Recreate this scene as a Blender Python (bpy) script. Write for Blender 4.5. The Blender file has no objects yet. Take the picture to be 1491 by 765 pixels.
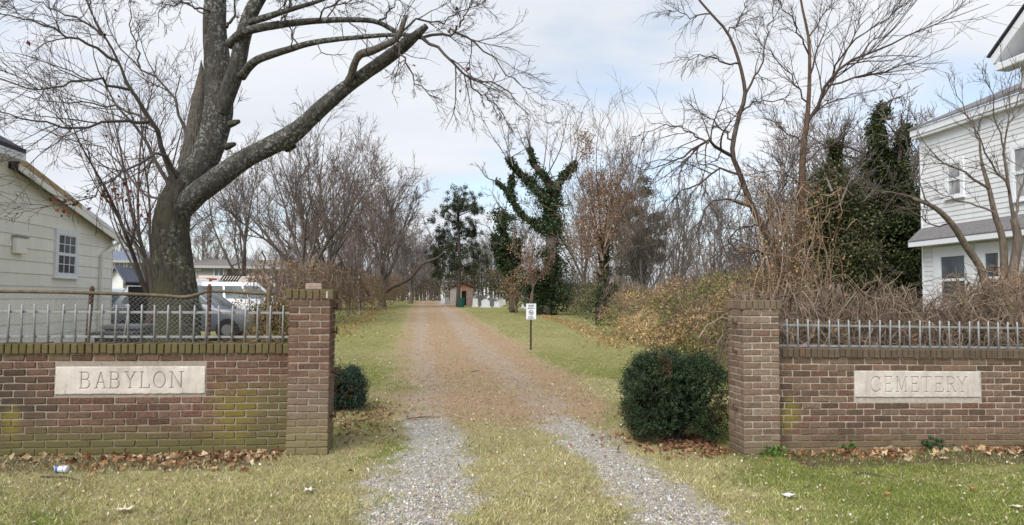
import bpy, math, random
import numpy as np
from mathutils import Vector, Matrix

random.seed(7)
RAD = math.radians
scene = bpy.context.scene
col = scene.collection

# ------------------------------------------------------------------ camera
F_PX, CX, CY = 1050.0, 745.5, 382.5          # focal length and centre for the 1491 x 765 photograph
CAM_H = 1.52
YAW, PITCH, ROLL = RAD(6.4), RAD(2.9), RAD(0.4)
cam_rot = (Matrix.Rotation(-YAW, 3, 'Z') @ Matrix.Rotation(RAD(90) + PITCH, 3, 'X') @ Matrix.Rotation(ROLL, 3, 'Z'))
cd = bpy.data.cameras.new('camera')
cam = bpy.data.objects.new('camera', cd)
col.objects.link(cam)
cam.location = (0, 0, CAM_H)
cam.rotation_euler = cam_rot.to_euler()
cd.sensor_width = 36.0
cd.lens = 36.0 * F_PX / 1491.0
cd.clip_start = 0.05
cd.clip_end = 2500
scene.camera = cam

# ------------------------------------------------------------------ world, sun, exposure
SUN_EL, SUN_AZ = RAD(42), RAD(214)            # azimuth clockwise from +Y: high behind the camera, to the left
world = bpy.data.worlds.new('World')
scene.world = world
world.use_nodes = True
wn, wl = world.node_tree.nodes, world.node_tree.links
wn.clear()
def wnode(t, **kw):
    n = wn.new(t)
    for k, v in kw.items():
        setattr(n, k, v)
    return n
w_out = wnode('ShaderNodeOutputWorld')
w_bg = wnode('ShaderNodeBackground')
w_bg.inputs['Strength'].default_value = 0.12
w_sky = wnode('ShaderNodeTexSky', sky_type='NISHITA', sun_disc=False)
w_sky.sun_elevation = SUN_EL
w_sky.sun_rotation = SUN_AZ
w_sky.air_density = 1.0
w_sky.dust_density = 0.6
w_tc = wnode('ShaderNodeTexCoord')
w_sep = wnode('ShaderNodeSeparateXYZ')
wl.new(w_tc.outputs['Generated'], w_sep.inputs[0])
w_zc = wnode('ShaderNodeMath', operation='MAXIMUM'); w_zc.inputs[1].default_value = 0.0
wl.new(w_sep.outputs['Z'], w_zc.inputs[0])
w_za = wnode('ShaderNodeMath', operation='ADD'); w_za.inputs[1].default_value = 0.22
wl.new(w_zc.outputs[0], w_za.inputs[0])
w_dx = wnode('ShaderNodeMath', operation='DIVIDE'); w_dy = wnode('ShaderNodeMath', operation='DIVIDE')
wl.new(w_sep.outputs['X'], w_dx.inputs[0]); wl.new(w_za.outputs[0], w_dx.inputs[1])
wl.new(w_sep.outputs['Y'], w_dy.inputs[0]); wl.new(w_za.outputs[0], w_dy.inputs[1])
w_cmb = wnode('ShaderNodeCombineXYZ')
wl.new(w_dx.outputs[0], w_cmb.inputs['X']); wl.new(w_dy.outputs[0], w_cmb.inputs['Y'])
w_map = wnode('ShaderNodeMapping')
w_map.inputs['Location'].default_value = (11.4, 6.3, 0)
w_map.inputs['Scale'].default_value = (0.62, 1.0, 1)
wl.new(w_cmb.outputs[0], w_map.inputs[0])
w_n1 = wnode('ShaderNodeTexNoise'); w_n1.inputs['Scale'].default_value = 0.85; w_n1.inputs['Detail'].default_value = 7; w_n1.inputs['Roughness'].default_value = 0.55
w_n2 = wnode('ShaderNodeTexNoise'); w_n2.inputs['Scale'].default_value = 1.7; w_n2.inputs['Detail'].default_value = 6
wl.new(w_map.outputs[0], w_n1.inputs['Vector']); wl.new(w_map.outputs[0], w_n2.inputs['Vector'])
w_r1 = wnode('ShaderNodeValToRGB')                       # cloud cover: mostly closed, with thin breaks
w_r1.color_ramp.elements[0].position = 0.37; w_r1.color_ramp.elements[0].color = (0.12, 0.12, 0.12, 1)
w_r1.color_ramp.elements[1].position = 0.53; w_r1.color_ramp.elements[1].color = (1, 1, 1, 1)
wl.new(w_n1.outputs['Fac'], w_r1.inputs[0])
w_r2 = wnode('ShaderNodeValToRGB')                       # brightness of the cloud itself
w_r2.color_ramp.elements[0].position = 0.32; w_r2.color_ramp.elements[0].color = (3.55, 3.80, 4.18, 1)
w_r2.color_ramp.elements[1].position = 0.66; w_r2.color_ramp.elements[1].color = (4.5, 4.64, 4.86, 1)
wl.new(w_n2.outputs['Fac'], w_r2.inputs[0])
w_mix = wnode('ShaderNodeMix', data_type='RGBA')
wl.new(w_r1.outputs[0], w_mix.inputs['Factor'])
wl.new(w_sky.outputs[0], w_mix.inputs[6]); wl.new(w_r2.outputs[0], w_mix.inputs[7])
wl.new(w_mix.outputs[2], w_bg.inputs['Color'])
wl.new(w_bg.outputs[0], w_out.inputs['Surface'])

sd = bpy.data.lights.new('sun', 'SUN')
sd.energy = 2.4
sd.angle = RAD(42)
sd.color = (1.0, 0.975, 0.945)
sun = bpy.data.objects.new('sun', sd)
col.objects.link(sun)
sdir = Vector((math.sin(SUN_AZ) * math.cos(SUN_EL), math.cos(SUN_AZ) * math.cos(SUN_EL), math.sin(SUN_EL)))
sun.rotation_euler = sdir.to_track_quat('Z', 'Y').to_euler()
sun.location = (0, 0, 30)

scene.view_settings.view_transform = 'Standard'
scene.view_settings.look = 'None'
scene.view_settings.gamma = 1.0
scene.view_settings.exposure = 0.8
scene.view_settings.use_curve_mapping = False
scene.cycles.max_bounces = 6
scene.cycles.transparent_max_bounces = 6

# ------------------------------------------------------------------ lay of the land
def sstep(a, b, x):
    t = np.clip((np.asarray(x, float) - a) / (b - a), 0, 1)
    return t * t * (3 - 2 * t)

def gz(X, Y):
    """Ground height: level at the gate, a little lower on the right, rising slowly up the lane."""
    X = np.asarray(X, float); Y = np.asarray(Y, float)
    z = 0.0117 * np.clip(Y - 20, 0, 95)
    z = z - 0.09 * sstep(0.3, 3.3, X) * (1 - sstep(14, 30, Y))
    z = z + 0.22 * sstep(14, 20, Y) * sstep(3.6, 6.0, -X) * (1 - sstep(40, 70, Y))
    return z
def gzf(X, Y):
    return float(gz(X, Y))

def ray(px, py):
    return cam_rot @ Vector(((px - CX) / F_PX, -(py - CY) / F_PX, -1.0))
def at(px, py, Y):
    d = ray(px, py); t = Y / d.y
    return Vector((d.x * t, Y, CAM_H + d.z * t))
def atX(px, py, X):
    d = ray(px, py); t = X / d.x
    return Vector((X, d.y * t, CAM_H + d.z * t))
def gp(px, py):
    d = ray(px, py)
    t = 2.0
    for _ in range(4000):
        x, y, z = d.x * t, d.y * t, CAM_H + d.z * t
        if z <= gzf(x, y) or y > 160:
            break
        t *= 1.004
    return Vector((x, y, gzf(x, y)))
def ground_at(px, Y):
    """point on the ground on the ray column px, at distance Y"""
    p = at(px, 436, Y)
    return Vector((p.x, Y, gzf(p.x, Y)))
def m_per_px(Y):
    return Y / F_PX

# ------------------------------------------------------------------ mesh helpers
def np_mesh(name, V, faces, cols=None, smooth=False, mats=None):
    """faces: list of int arrays (M,k)"""
    me = bpy.data.meshes.new(name)
    V = np.asarray(V, np.float32)
    me.vertices.add(len(V)); me.vertices.foreach_set('co', V.ravel())
    fl = [np.asarray(f, np.int32) for f in faces if len(f)]
    nl = sum(f.size for f in fl); npoly = sum(len(f) for f in fl)
    me.loops.add(nl); me.polygons.add(npoly)
    me.loops.foreach_set('vertex_index', np.concatenate([f.ravel() for f in fl]))
    st = []; o = 0
    for f in fl:
        st.append(o + np.arange(len(f), dtype=np.int32) * f.shape[1]); o += f.size
    me.polygons.foreach_set('loop_start', np.concatenate(st))
    if smooth:
        me.polygons.foreach_set('use_smooth', np.ones(npoly, bool))
    if cols is not None:
        a = me.attributes.new('col', 'FLOAT_COLOR', 'POINT')
        c = np.ones((len(V), 4), np.float32); c[:, :3] = cols
        a.data.foreach_set('color', c.ravel())
    me.update(calc_edges=True)
    return me

def link(name, me, parent=None, loc=(0, 0, 0), mat=None):
    o = bpy.data.objects.new(name, me)
    col.objects.link(o)
    o.location = loc
    if parent is not None:
        o.parent = parent
    if mat is not None:
        if len(me.materials) == 0:
            me.materials.append(mat)
    return o

def tag(o, label=None, cat=None, group=None, kind=None):
    if label: o['label'] = label
    if cat: o['category'] = cat
    if group: o['group'] = group
    if kind: o['kind'] = kind
    return o

def empty(name, loc, label=None, cat=None, group=None):
    o = bpy.data.objects.new(name, None)
    col.objects.link(o)
    o.location = loc
    o.empty_display_size = 0.2
    return tag(o, label, cat, group)

def copy_tree(o, parent=None):
    c = o.copy(); col.objects.link(c); c.parent = parent
    for ch in list(o.children):
        copy_tree(ch, c)
    return c

class MB:
    """collects simple shapes in world coordinates, built relative to an origin"""
    def __init__(s): s.v = []; s.f = []
    def add(s, vs, fs):
        n = len(s.v); s.v += [tuple(v) for v in vs]; s.f += [tuple(i + n for i in f) for f in fs]; return s
    def box(s, a, b):
        x0, y0, z0 = a; x1, y1, z1 = b
        return s.add([(x0,y0,z0),(x1,y0,z0),(x1,y1,z0),(x0,y1,z0),(x0,y0,z1),(x1,y0,z1),(x1,y1,z1),(x0,y1,z1)],
              [(0,3,2,1),(4,5,6,7),(0,1,5,4),(1,2,6,5),(2,3,7,6),(3,0,4,7)])
    def cbox(s, c, d, rz=0.0):
        vs = []
        cr, sr = math.cos(rz), math.sin(rz)
        for dz in (-.5, .5):
            for dx, dy in ((-.5,-.5),(.5,-.5),(.5,.5),(-.5,.5)):
                x, y = dx * d[0], dy * d[1]
                vs.append((c[0] + x*cr - y*sr, c[1] + x*sr + y*cr, c[2] + dz * d[2]))
        return s.add(vs, [(0,3,2,1),(4,5,6,7),(0,1,5,4),(1,2,6,5),(2,3,7,6),(3,0,4,7)])
    def bar(s, p, q, w, h=None, up=(0,0,1)):
        p, q = Vector(p), Vector(q); d = (q - p).normalized(); h = h or w
        u = d.cross(Vector(up))
        if u.length < 1e-4: u = d.cross(Vector((1,0,0)))
        u.normalize(); n = u.cross(d)
        vs = []
        for b in (p, q):
            for i, j in ((-1,-1),(1,-1),(1,1),(-1,1)):
                vs.append(b + u*(i*w/2) + n*(j*h/2))
        return s.add(vs, [(0,3,2,1),(4,5,6,7),(0,1,5,4),(1,2,6,5),(2,3,7,6),(3,0,4,7)])
    def tube(s, pts, r, n=8, cap=True):
        pts = [Vector(p) for p in pts]
        rs = r if isinstance(r, (list, tuple)) else [r] * len(pts)
        vs = []; fs = []
        ref = None
        for i, p in enumerate(pts):
            d = (pts[min(i+1, len(pts)-1)] - pts[max(i-1, 0)]).normalized()
            if ref is None:
                ref = d.cross(Vector((0,0,1)))
                if ref.length < 0.05: ref = d.cross(Vector((0,1,0)))
            u = (ref - d * ref.dot(d)).normalized(); w = d.cross(u); ref = u
            for k in range(n):
                a = 2*math.pi*k/n
                vs.append(p + (u*math.cos(a) + w*math.sin(a)) * rs[i])
        for i in range(len(pts)-1):
            for k in range(n):
                k2 = (k+1) % n
                fs.append((i*n+k, i*n+k2, (i+1)*n+k2, (i+1)*n+k))
        if cap:
            fs.append(tuple(range(n-1, -1, -1))); fs.append(tuple((len(pts)-1)*n + k for k in range(n)))
        return s.add(vs, fs)
    def prism(s, poly, d):
        """poly: list of 3D points, d: extrusion vector"""
        d = Vector(d); n = len(poly)
        vs = [Vector(p) for p in poly] + [Vector(p) + d for p in poly]
        fs = [tuple(range(n-1, -1, -1)), tuple(range(n, 2*n))]
        for i in range(n):
            j = (i+1) % n
            fs.append((i, j, n+j, n+i))
        return s.add(vs, fs)
    def build(s, name, mat, parent=None, origin=None, smooth=False, bevel=0.0):
        if origin is None:
            origin = parent.matrix_basis.translation if parent is not None and parent.type == 'EMPTY' else (0,0,0)
        o = Vector(origin)
        me = bpy.data.meshes.new(name)
        me.from_pydata([tuple(Vector(v) - o) for v in s.v], [], s.f)
        if smooth:
            for p in me.polygons: p.use_smooth = True
        me.update()
        ob = link(name, me, parent, (0,0,0) if parent is not None else o, mat)
        if bevel > 0:
            m = ob.modifiers.new('bevel', 'BEVEL'); m.width = bevel; m.segments = 2; m.limit_method = 'ANGLE'
        return ob

def root_origin(parent):
    """origin of a part: the location of its top-level Empty (parts sit at zero offset)"""
    while parent.parent is not None: parent = parent.parent
    return Vector(parent.location)

# ---- value noise for masks laid out in world metres
class VNoise:
    def __init__(s, seed, n=256):
        s.g = np.random.default_rng(seed).random((n, n)); s.n = n
    def __call__(s, x, y, scale):
        x = np.asarray(x, float) * scale; y = np.asarray(y, float) * scale
        i = np.floor(x).astype(int); j = np.floor(y).astype(int)
        u = x - i; v = y - j; u = u*u*(3-2*u); v = v*v*(3-2*v); n = s.n
        g = s.g
        return (g[i%n, j%n]*(1-u)*(1-v) + g[(i+1)%n, j%n]*u*(1-v) + g[i%n, (j+1)%n]*(1-u)*v + g[(i+1)%n, (j+1)%n]*u*v)
VN = VNoise(3)
def fbm(x, y, s):
    return VN(x, y, s)*.5 + VN(x+37.1, y+11.3, s*2.1)*.3 + VN(x+71.7, y+5.9, s*4.3)*.2

# ------------------------------------------------------------------ materials
MATS = {}
def mat_new(name, rough=0.8, spec=0.3):
    m = bpy.data.materials.new(name); m.use_nodes = True
    nt = m.node_tree; b = nt.nodes['Principled BSDF']
    b.inputs['Roughness'].default_value = rough
    b.inputs['Specular IOR Level'].default_value = spec
    MATS[name] = m
    return m, nt, b
def nd(nt, t, **kw):
    n = nt.nodes.new(t)
    for k, v in kw.items():
        if k.startswith('i_'):
            key = k[2:]
            n.inputs[int(key) if key.isdigit() else key].default_value = v
        else: setattr(n, k, v)
    return n
def ramp(nt, fac, stops):
    r = nd(nt, 'ShaderNodeValToRGB')
    els = r.color_ramp.elements
    while len(els) < len(stops): els.new(0.5)
    for e, (p, c) in zip(els, stops):
        e.position = p; e.color = (c[0], c[1], c[2], 1) if not isinstance(c, float) else (c, c, c, 1)
    nt.links.new(fac, r.inputs[0])
    return r.outputs[0]
def mixc(nt, fac, a, b, mode='MIX'):
    m = nd(nt, 'ShaderNodeMix', data_type='RGBA', blend_type=mode)
    for s, i in ((fac, 0), (a, 6), (b, 7)):
        if isinstance(s, (int, float)): m.inputs[i].default_value = s
        elif isinstance(s, tuple): m.inputs[i].default_value = (*s, 1) if len(s) == 3 else s
        else: nt.links.new(s, m.inputs[i])
    return m.outputs[2]
def math_(nt, op, a, b=0.0, clamp=False):
    m = nd(nt, 'ShaderNodeMath', operation=op); m.use_clamp = clamp
    for s, i in ((a, 0), (b, 1)):
        if isinstance(s, (int, float)): m.inputs[i].default_value = s
        else: nt.links.new(s, m.inputs[i])
    return m.outputs[0]
def noise(nt, vec, scale, detail=4, rough=0.55):
    n = nd(nt, 'ShaderNodeTexNoise'); n.inputs['Scale'].default_value = scale
    n.inputs['Detail'].default_value = detail; n.inputs['Roughness'].default_value = rough
    if vec is not None: nt.links.new(vec, n.inputs['Vector'])
    return n.outputs['Fac']
def bump(nt, b, h, dist=0.01, strength=0.6):
    bp = nd(nt, 'ShaderNodeBump'); bp.inputs['Distance'].default_value = dist; bp.inputs['Strength'].default_value = strength
    nt.links.new(h, bp.inputs['Height']); nt.links.new(bp.outputs[0], b.inputs['Normal'])
def world_pos(nt):
    return nd(nt, 'ShaderNodeNewGeometry').outputs['Position']
def objrand(nt):
    return nd(nt, 'ShaderNodeObjectInfo').outputs['Random']

def plain(name, c, rough=0.7, var=0.25, scale=6.0, metal=0.0, spec=0.3, bmp=0.0):
    """a painted or plain surface: base colour broken up by two noises"""
    m, nt, b = mat_new(name, rough, spec)
    p = world_pos(nt)
    n1 = noise(nt, p, scale, 5); n2 = noise(nt, p, scale * 7, 3)
    f = math_(nt, 'ADD', math_(nt, 'MULTIPLY', n1, 0.65), math_(nt, 'MULTIPLY', n2, 0.35))
    lo = tuple(max(0, x * (1 - var)) for x in c); hi = tuple(min(1, x * (1 + var)) for x in c)
    nt.links.new(ramp(nt, f, [(0.3, lo), (0.7, hi)]), b.inputs['Base Color'])
    b.inputs['Metallic'].default_value = metal
    if bmp: bump(nt, b, n2, bmp)
    return m

def attr_mat(name, rough=0.75, trans=0.0, var=0.3, scale=30.0):
    """leaf-like material: colour of its own from the point attribute, varied by noise"""
    m, nt, b = mat_new(name, rough, 0.25)
    a = nd(nt, 'ShaderNodeAttribute', attribute_name='col')
    n = noise(nt, world_pos(nt), scale, 2)
    v = ramp(nt, n, [(0.3, (1 - var,) * 3), (0.7, (1 + var,) * 3)])
    c = mixc(nt, 1.0, a.outputs['Color'], v, 'MULTIPLY')
    nt.links.new(c, b.inputs['Base Color'])
    if trans > 0:
        tr = nd(nt, 'ShaderNodeBsdfTranslucent'); nt.links.new(c, tr.inputs['Color'])
        ms = nd(nt, 'ShaderNodeMixShader'); ms.inputs[0].default_value = trans
        nt.links.new(b.outputs[0], ms.inputs[1]); nt.links.new(tr.outputs[0], ms.inputs[2])
        nt.links.new(ms.outputs[0], nt.nodes['Material Output'].inputs['Surface'])
    return m

M_leaf = attr_mat('leaf', 0.55, 0.25)
M_dead = attr_mat('dead_leaf', 0.8, 0.2)
M_grass = attr_mat('grass_blade', 0.75, 0.2, 0.15)
M_stone = attr_mat('gravel_stone', 0.85, 0.0, 0.25, 60)
M_twig = attr_mat('twig_bark', 0.85, 0.0, 0.25, 8)

def bark_mat(name, dark, light, lichen=None, lich_amt=0.5, scale=9.0, moss=None):
    m, nt, b = mat_new(name, 0.9, 0.15)
    p = world_pos(nt)
    mp = nd(nt, 'ShaderNodeMapping'); mp.inputs['Scale'].default_value = (1, 1, 0.22); nt.links.new(p, mp.inputs[0])
    n1 = noise(nt, mp.outputs[0], scale * 3.0, 6, 0.65)
    n2 = noise(nt, p, scale * 0.35, 4)
    c = ramp(nt, n1, [(0.36, dark), (0.66, light)])
    c = mixc(nt, math_(nt, 'MULTIPLY', n2, 0.30), c, tuple(x * 1.25 for x in light))
    if moss:
        zz = nd(nt, 'ShaderNodeSeparateXYZ'); nt.links.new(p, zz.inputs[0])
        nm = noise(nt, p, 3.0, 5)
        f = ramp(nt, math_(nt, 'SUBTRACT', math_(nt, 'ADD', nm, 0.25), math_(nt, 'MULTIPLY', zz.outputs['Z'], 0.14)), [(0.42, 0.0), (0.62, 0.75)])
        c = mixc(nt, f, c, moss)
    if lichen:
        v = nd(nt, 'ShaderNodeTexVoronoi'); v.inputs['Scale'].default_value = scale * 1.5; v.inputs['Randomness'].default_value = 1.0
        nw = nd(nt, 'ShaderNodeTexNoise'); nw.inputs['Scale'].default_value = 14.0; nt.links.new(p, nw.inputs['Vector'])
        vm = nd(nt, 'ShaderNodeVectorMath', operation='MULTIPLY_ADD'); vm.inputs[1].default_value = (0.12,)*3
        nt.links.new(nw.outputs['Color'], vm.inputs[0]); nt.links.new(p, vm.inputs[2]); nt.links.new(vm.outputs[0], v.inputs['Vector'])
        spot = math_(nt, 'LESS_THAN', v.outputs['Distance'], 0.42)
        big = ramp(nt, noise(nt, p, 2.2, 4), [(0.52 - 0.2*lich_amt, 0.0), (0.62, 1.0)])
        fine = ramp(nt, noise(nt, p, 40, 3), [(0.35, 0.25), (0.6, 1.0)])
        f = math_(nt, 'MULTIPLY', math_(nt, 'MULTIPLY', spot, big), fine)
        c = mixc(nt, math_(nt, 'MULTIPLY', f, 0.85), c, lichen)
    nt.links.new(c, b.inputs['Base Color'])
    bump(nt, b, n1, 0.035, 1.0)
    return m
M_maple = bark_mat('maple_bark', (0.026, 0.024, 0.020), (0.098, 0.090, 0.077), (0.31, 0.33, 0.30), 0.85, 13, (0.085, 0.085, 0.045))
M_maple_low = bark_mat('maple_trunk_bark', (0.021, 0.019, 0.015), (0.088, 0.077, 0.060), (0.22, 0.225, 0.19), 0.1, 13, (0.075, 0.075, 0.04))
M_bark = bark_mat('grey_brown_bark', (0.07, 0.055, 0.04), (0.19, 0.155, 0.12))
M_bark_dk = bark_mat('dark_bark', (0.045, 0.035, 0.028), (0.13, 0.10, 0.08))
M_deadwood = bark_mat('weathered_dead_wood', (0.045, 0.038, 0.032), (0.15, 0.13, 0.11), None, 0, 14)
M_redbark = bark_mat('reddish_bark', (0.05, 0.033, 0.023), (0.155, 0.105, 0.075))

# ------------------------------------------------------------------ branches and leaves
def nrm(a):
    return a / np.maximum(np.linalg.norm(a, axis=-1, keepdims=True), 1e-9)
def resample(pts, K):
    """smooth polyline -> K points (Catmull-Rom)"""
    p = np.array([tuple(q) for q in pts], float)
    if len(p) == 2:
        return p[0] + (p[1] - p[0]) * np.linspace(0, 1, K)[:, None]
    e = np.vstack([2*p[0]-p[1], p, 2*p[-1]-p[-2]])
    seg = np.linalg.norm(np.diff(p, axis=0), axis=1); cum = np.r_[0, np.cumsum(seg)]
    out = []
    for d in np.linspace(0, cum[-1], K):
        i = min(np.searchsorted(cum, d, 'right') - 1, len(p) - 2); t = (d - cum[i]) / max(seg[i], 1e-9)
        a, b, c, dd = e[i], e[i+1], e[i+2], e[i+3]
        out.append(0.5*((2*b) + (-a+c)*t + (2*a-5*b+4*c-dd)*t*t + (-a+3*b-3*c+dd)*t**3))
    return np.array(out)
def lerp_r(rs, K):
    return np.interp(np.linspace(0, 1, K), np.linspace(0, 1, len(rs)), rs)

def kids(rng, P, R, n, t0=0.25, t1=1.0, lf=(0.4, 0.7), ang=0.8, up=0.05, wig=0.18, K=5, rk=0.6, rtip=0.3, rmin=0.003, fall=0.5, length=None):
    """children of N parent branches: (M,K,3) points and (M,K) radii"""
    N, Kp = P.shape[:2]
    idx = np.repeat(np.arange(N), n)
    M = len(idx)
    t = rng.uniform(t0, t1, M)
    f = t * (Kp - 1); i = np.clip(np.floor(f).astype(int), 0, Kp - 2); w = (f - i)[:, None]
    pos = P[idx, i] * (1 - w) + P[idx, i + 1] * w
    tan = nrm(P[idx, i + 1] - P[idx, i])
    rad = R[idx, i] * (1 - w[:, 0]) + R[idx, i + 1] * w[:, 0]
    rv = rng.normal(size=(M, 3)); rv[:, 2] += 0.25 * np.sign(up)
    perp = nrm(rv - (rv * tan).sum(1, keepdims=True) * tan)
    a = np.abs(rng.normal(ang, ang * 0.25, M))[:, None]
    d = tan * np.cos(a) + perp * np.sin(a)
    if length is None:
        pl = np.linalg.norm(np.diff(P, axis=1), axis=2).sum(1)
        L = pl[idx] * rng.uniform(lf[0], lf[1], M) * (1 - fall * t)
    else:
        L = rng.uniform(length[0], length[1], M) * (1 - fall * t)
    step = (L / (K - 1))[:, None]
    out = np.empty((M, K, 3)); out[:, 0] = pos
    for k in range(1, K):
        d = nrm(d + rng.normal(0, wig, (M, 3)) + np.array([0, 0, up]))
        out[:, k] = out[:, k - 1] + d * step
    r0 = np.maximum(np.minimum(rad * rk, L * 0.013), rmin)
    rr = r0[:, None] * np.linspace(1, rtip, K)[None]
    return out, np.maximum(rr, rmin * 0.6)

def tube_arrays(P, R, S):
    N, K = P.shape[:2]
    T = np.empty_like(P)
    T[:, 1:-1] = P[:, 2:] - P[:, :-2]; T[:, 0] = P[:, 1] - P[:, 0]; T[:, -1] = P[:, -1] - P[:, -2]
    T = nrm(T)
    ax = nrm(P[:, -1] - P[:, 0])
    ref = np.where(np.abs(ax[:, 2:3]) > 0.8, np.array([[1.0, 0.1, 0]]), np.array([[0.1, 0.05, 1.0]]))
    u = nrm(np.cross(T, np.repeat(ref[:, None], K, 1))); w = np.cross(T, u)
    th = np.arange(S) * 2 * np.pi / S
    V = P[:, :, None] + R[:, :, None, None] * (u[:, :, None] * np.cos(th)[None, None, :, None] + w[:, :, None] * np.sin(th)[None, None, :, None])
    base = (np.arange(N) * K * S)[:, None, None]
    kk = (np.arange(K - 1) * S)[None, :, None]; s = np.arange(S)[None, None, :]; s2 = (s + 1) % S
    Fq = np.stack([base + kk + s, base + kk + s2, base + kk + S + s2, base + kk + S + s], -1).reshape(-1, 4)
    return V.reshape(-1, 3), Fq

def twig_mesh(name, levels, origin, rng, c0, c1, var=0.2):
    """levels: list of (P,R,S); thick branches take c0, fine twigs c1"""
    Vs, Fs, Cs = [], [], []; o = 0
    for li, (P, R, S) in enumerate(levels):
        if len(P) == 0: continue
        V, Fq = tube_arrays(P, R, S)
        t = li / max(1, len(levels) - 1)
        c = np.array(c0) * (1 - t) + np.array(c1) * t
        cc = c[None] * (1 + rng.uniform(-var, var, (len(P), 1)))
        Cs.append(np.repeat(cc, P.shape[1] * S, 0)); Vs.append(V); Fs.append(Fq + o); o += len(V)
    V = np.concatenate(Vs) - np.array(origin)
    return np_mesh(name, V, [np.concatenate(Fs)], np.clip(np.concatenate(Cs), 0, 1), smooth=True)

def leaf_arrays(rng, pts, size, cols, aspect=0.55, flat=0.0, nrm_dir=None, fold=0.25, var=0.25):
    """two-triangle folded leaves at pts; flat>0 turns their faces towards nrm_dir (default up)"""
    N = len(pts)
    size = np.broadcast_to(np.asarray(size, float), (N,))
    n = nrm(rng.normal(size=(N, 3)))
    if nrm_dir is None: nrm_dir = np.array([0, 0, 1.0])
    n = nrm(n * (1 - flat) + nrm_dir * flat)
    a = rng.normal(size=(N, 3)); a = nrm(a - (a * n).sum(1, keepdims=True) * n); b = np.cross(n, a)
    L = (size * rng.uniform(0.7, 1.3, N))[:, None]; W = L * aspect * 0.5
    base = pts - a * L * 0.5
    mid = base + a * L * 0.42
    V = np.stack([base, mid - b * W + n * L * fold * 0.4, pts + a * L * 0.5 - n * L * fold * 0.3, mid + b * W + n * L * fold * 0.4], 1).reshape(-1, 3)
    i = (np.arange(N) * 4)[:, None]
    Ft = np.concatenate([i + np.array([0, 1, 2]), i + np.array([0, 2, 3])])
    cols = np.asarray(cols, float)
    if cols.ndim == 1: cols = np.repeat(cols[None], N, 0)
    c = cols * (1 + rng.uniform(-var, var, (N, 1)))
    return V, Ft, np.clip(np.repeat(c, 4, 0), 0, 1)
def pick(rng, palette, n, w=None):
    pal = np.array(palette, float)
    return pal[rng.choice(len(pal), n, p=w)]
def leaves_obj(name, chunks, parent, mat, origin):
    Vs, Fs, Cs = [], [], []; o = 0
    for V, Ft, C in chunks:
        Vs.append(V); Fs.append(Ft + o); Cs.append(C); o += len(V)
    me = np_mesh(name, np.concatenate(Vs) - np.array(origin), [np.concatenate(Fs)], np.concatenate(Cs))
    return link(name, me, parent, (0, 0, 0) if parent is not None else origin, mat)

def stem_obj(name, pts, rs, parent, mat, origin, K=24, S=12, rng=None, lump=0.06, relief=0.0):
    P = resample(pts, K); R = lerp_r(rs, K)
    V, Fq = tube_arrays(P[None], R[None], S)
    if rng is not None and lump > 0:
        ctr = np.repeat(P, S, 0)
        k = np.arange(K)[:, None]; s = np.arange(S)[None]
        ph = rng.uniform(0, 6.28, 6)
        dis = (np.sin(s*2*np.pi/S*2 + ph[0] + k*.35) * .5 + np.sin(s*2*np.pi/S*3 + ph[1] - k*.5) * .35 + np.sin(k*1.1 + ph[2] + s*2*np.pi/S) * .4
               + rng.normal(0, .35, (K, S))).reshape(-1, 1)
        V = ctr + (V - ctr) * (1 + lump * dis)
    if relief > 0:
        ctr = np.repeat(P, S, 0); out = V - ctr; rr_ = np.linalg.norm(out, axis=1, keepdims=True)
        al = np.repeat(np.r_[0, np.cumsum(np.linalg.norm(np.diff(P, axis=0), axis=1))], S)
        an = np.tile(np.arange(S) / S, K)
        arcm = an * 2 * np.pi * rr_[:, 0].mean()
        wave = np.sin(an * 2 * np.pi)                      # keeps the seam closed
        ridge = np.abs(VN(np.cos(an*6.2832)*rr_[:, 0]*26 + 40, np.sin(an*6.2832)*rr_[:, 0]*26 + al*3.2 + 40, 1.0) - .5) * 2
        big = VN(np.cos(an*6.2832)*rr_[:, 0]*5 + 90, np.sin(an*6.2832)*rr_[:, 0]*5 + al*1.8, 1.0) - .5
        V = V + out / np.maximum(rr_, 1e-6) * (relief * (ridge[:, None] - .4) + relief * 2.2 * big[:, None])
    n = len(V)
    faces = [Fq, np.array([list(range(S))[::-1]]), np.array([list(range(n - S, n))])]
    me = np_mesh(name, V - np.array(origin), faces, smooth=True)
    return link(name, me, parent, (0, 0, 0), mat), P, R

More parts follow.
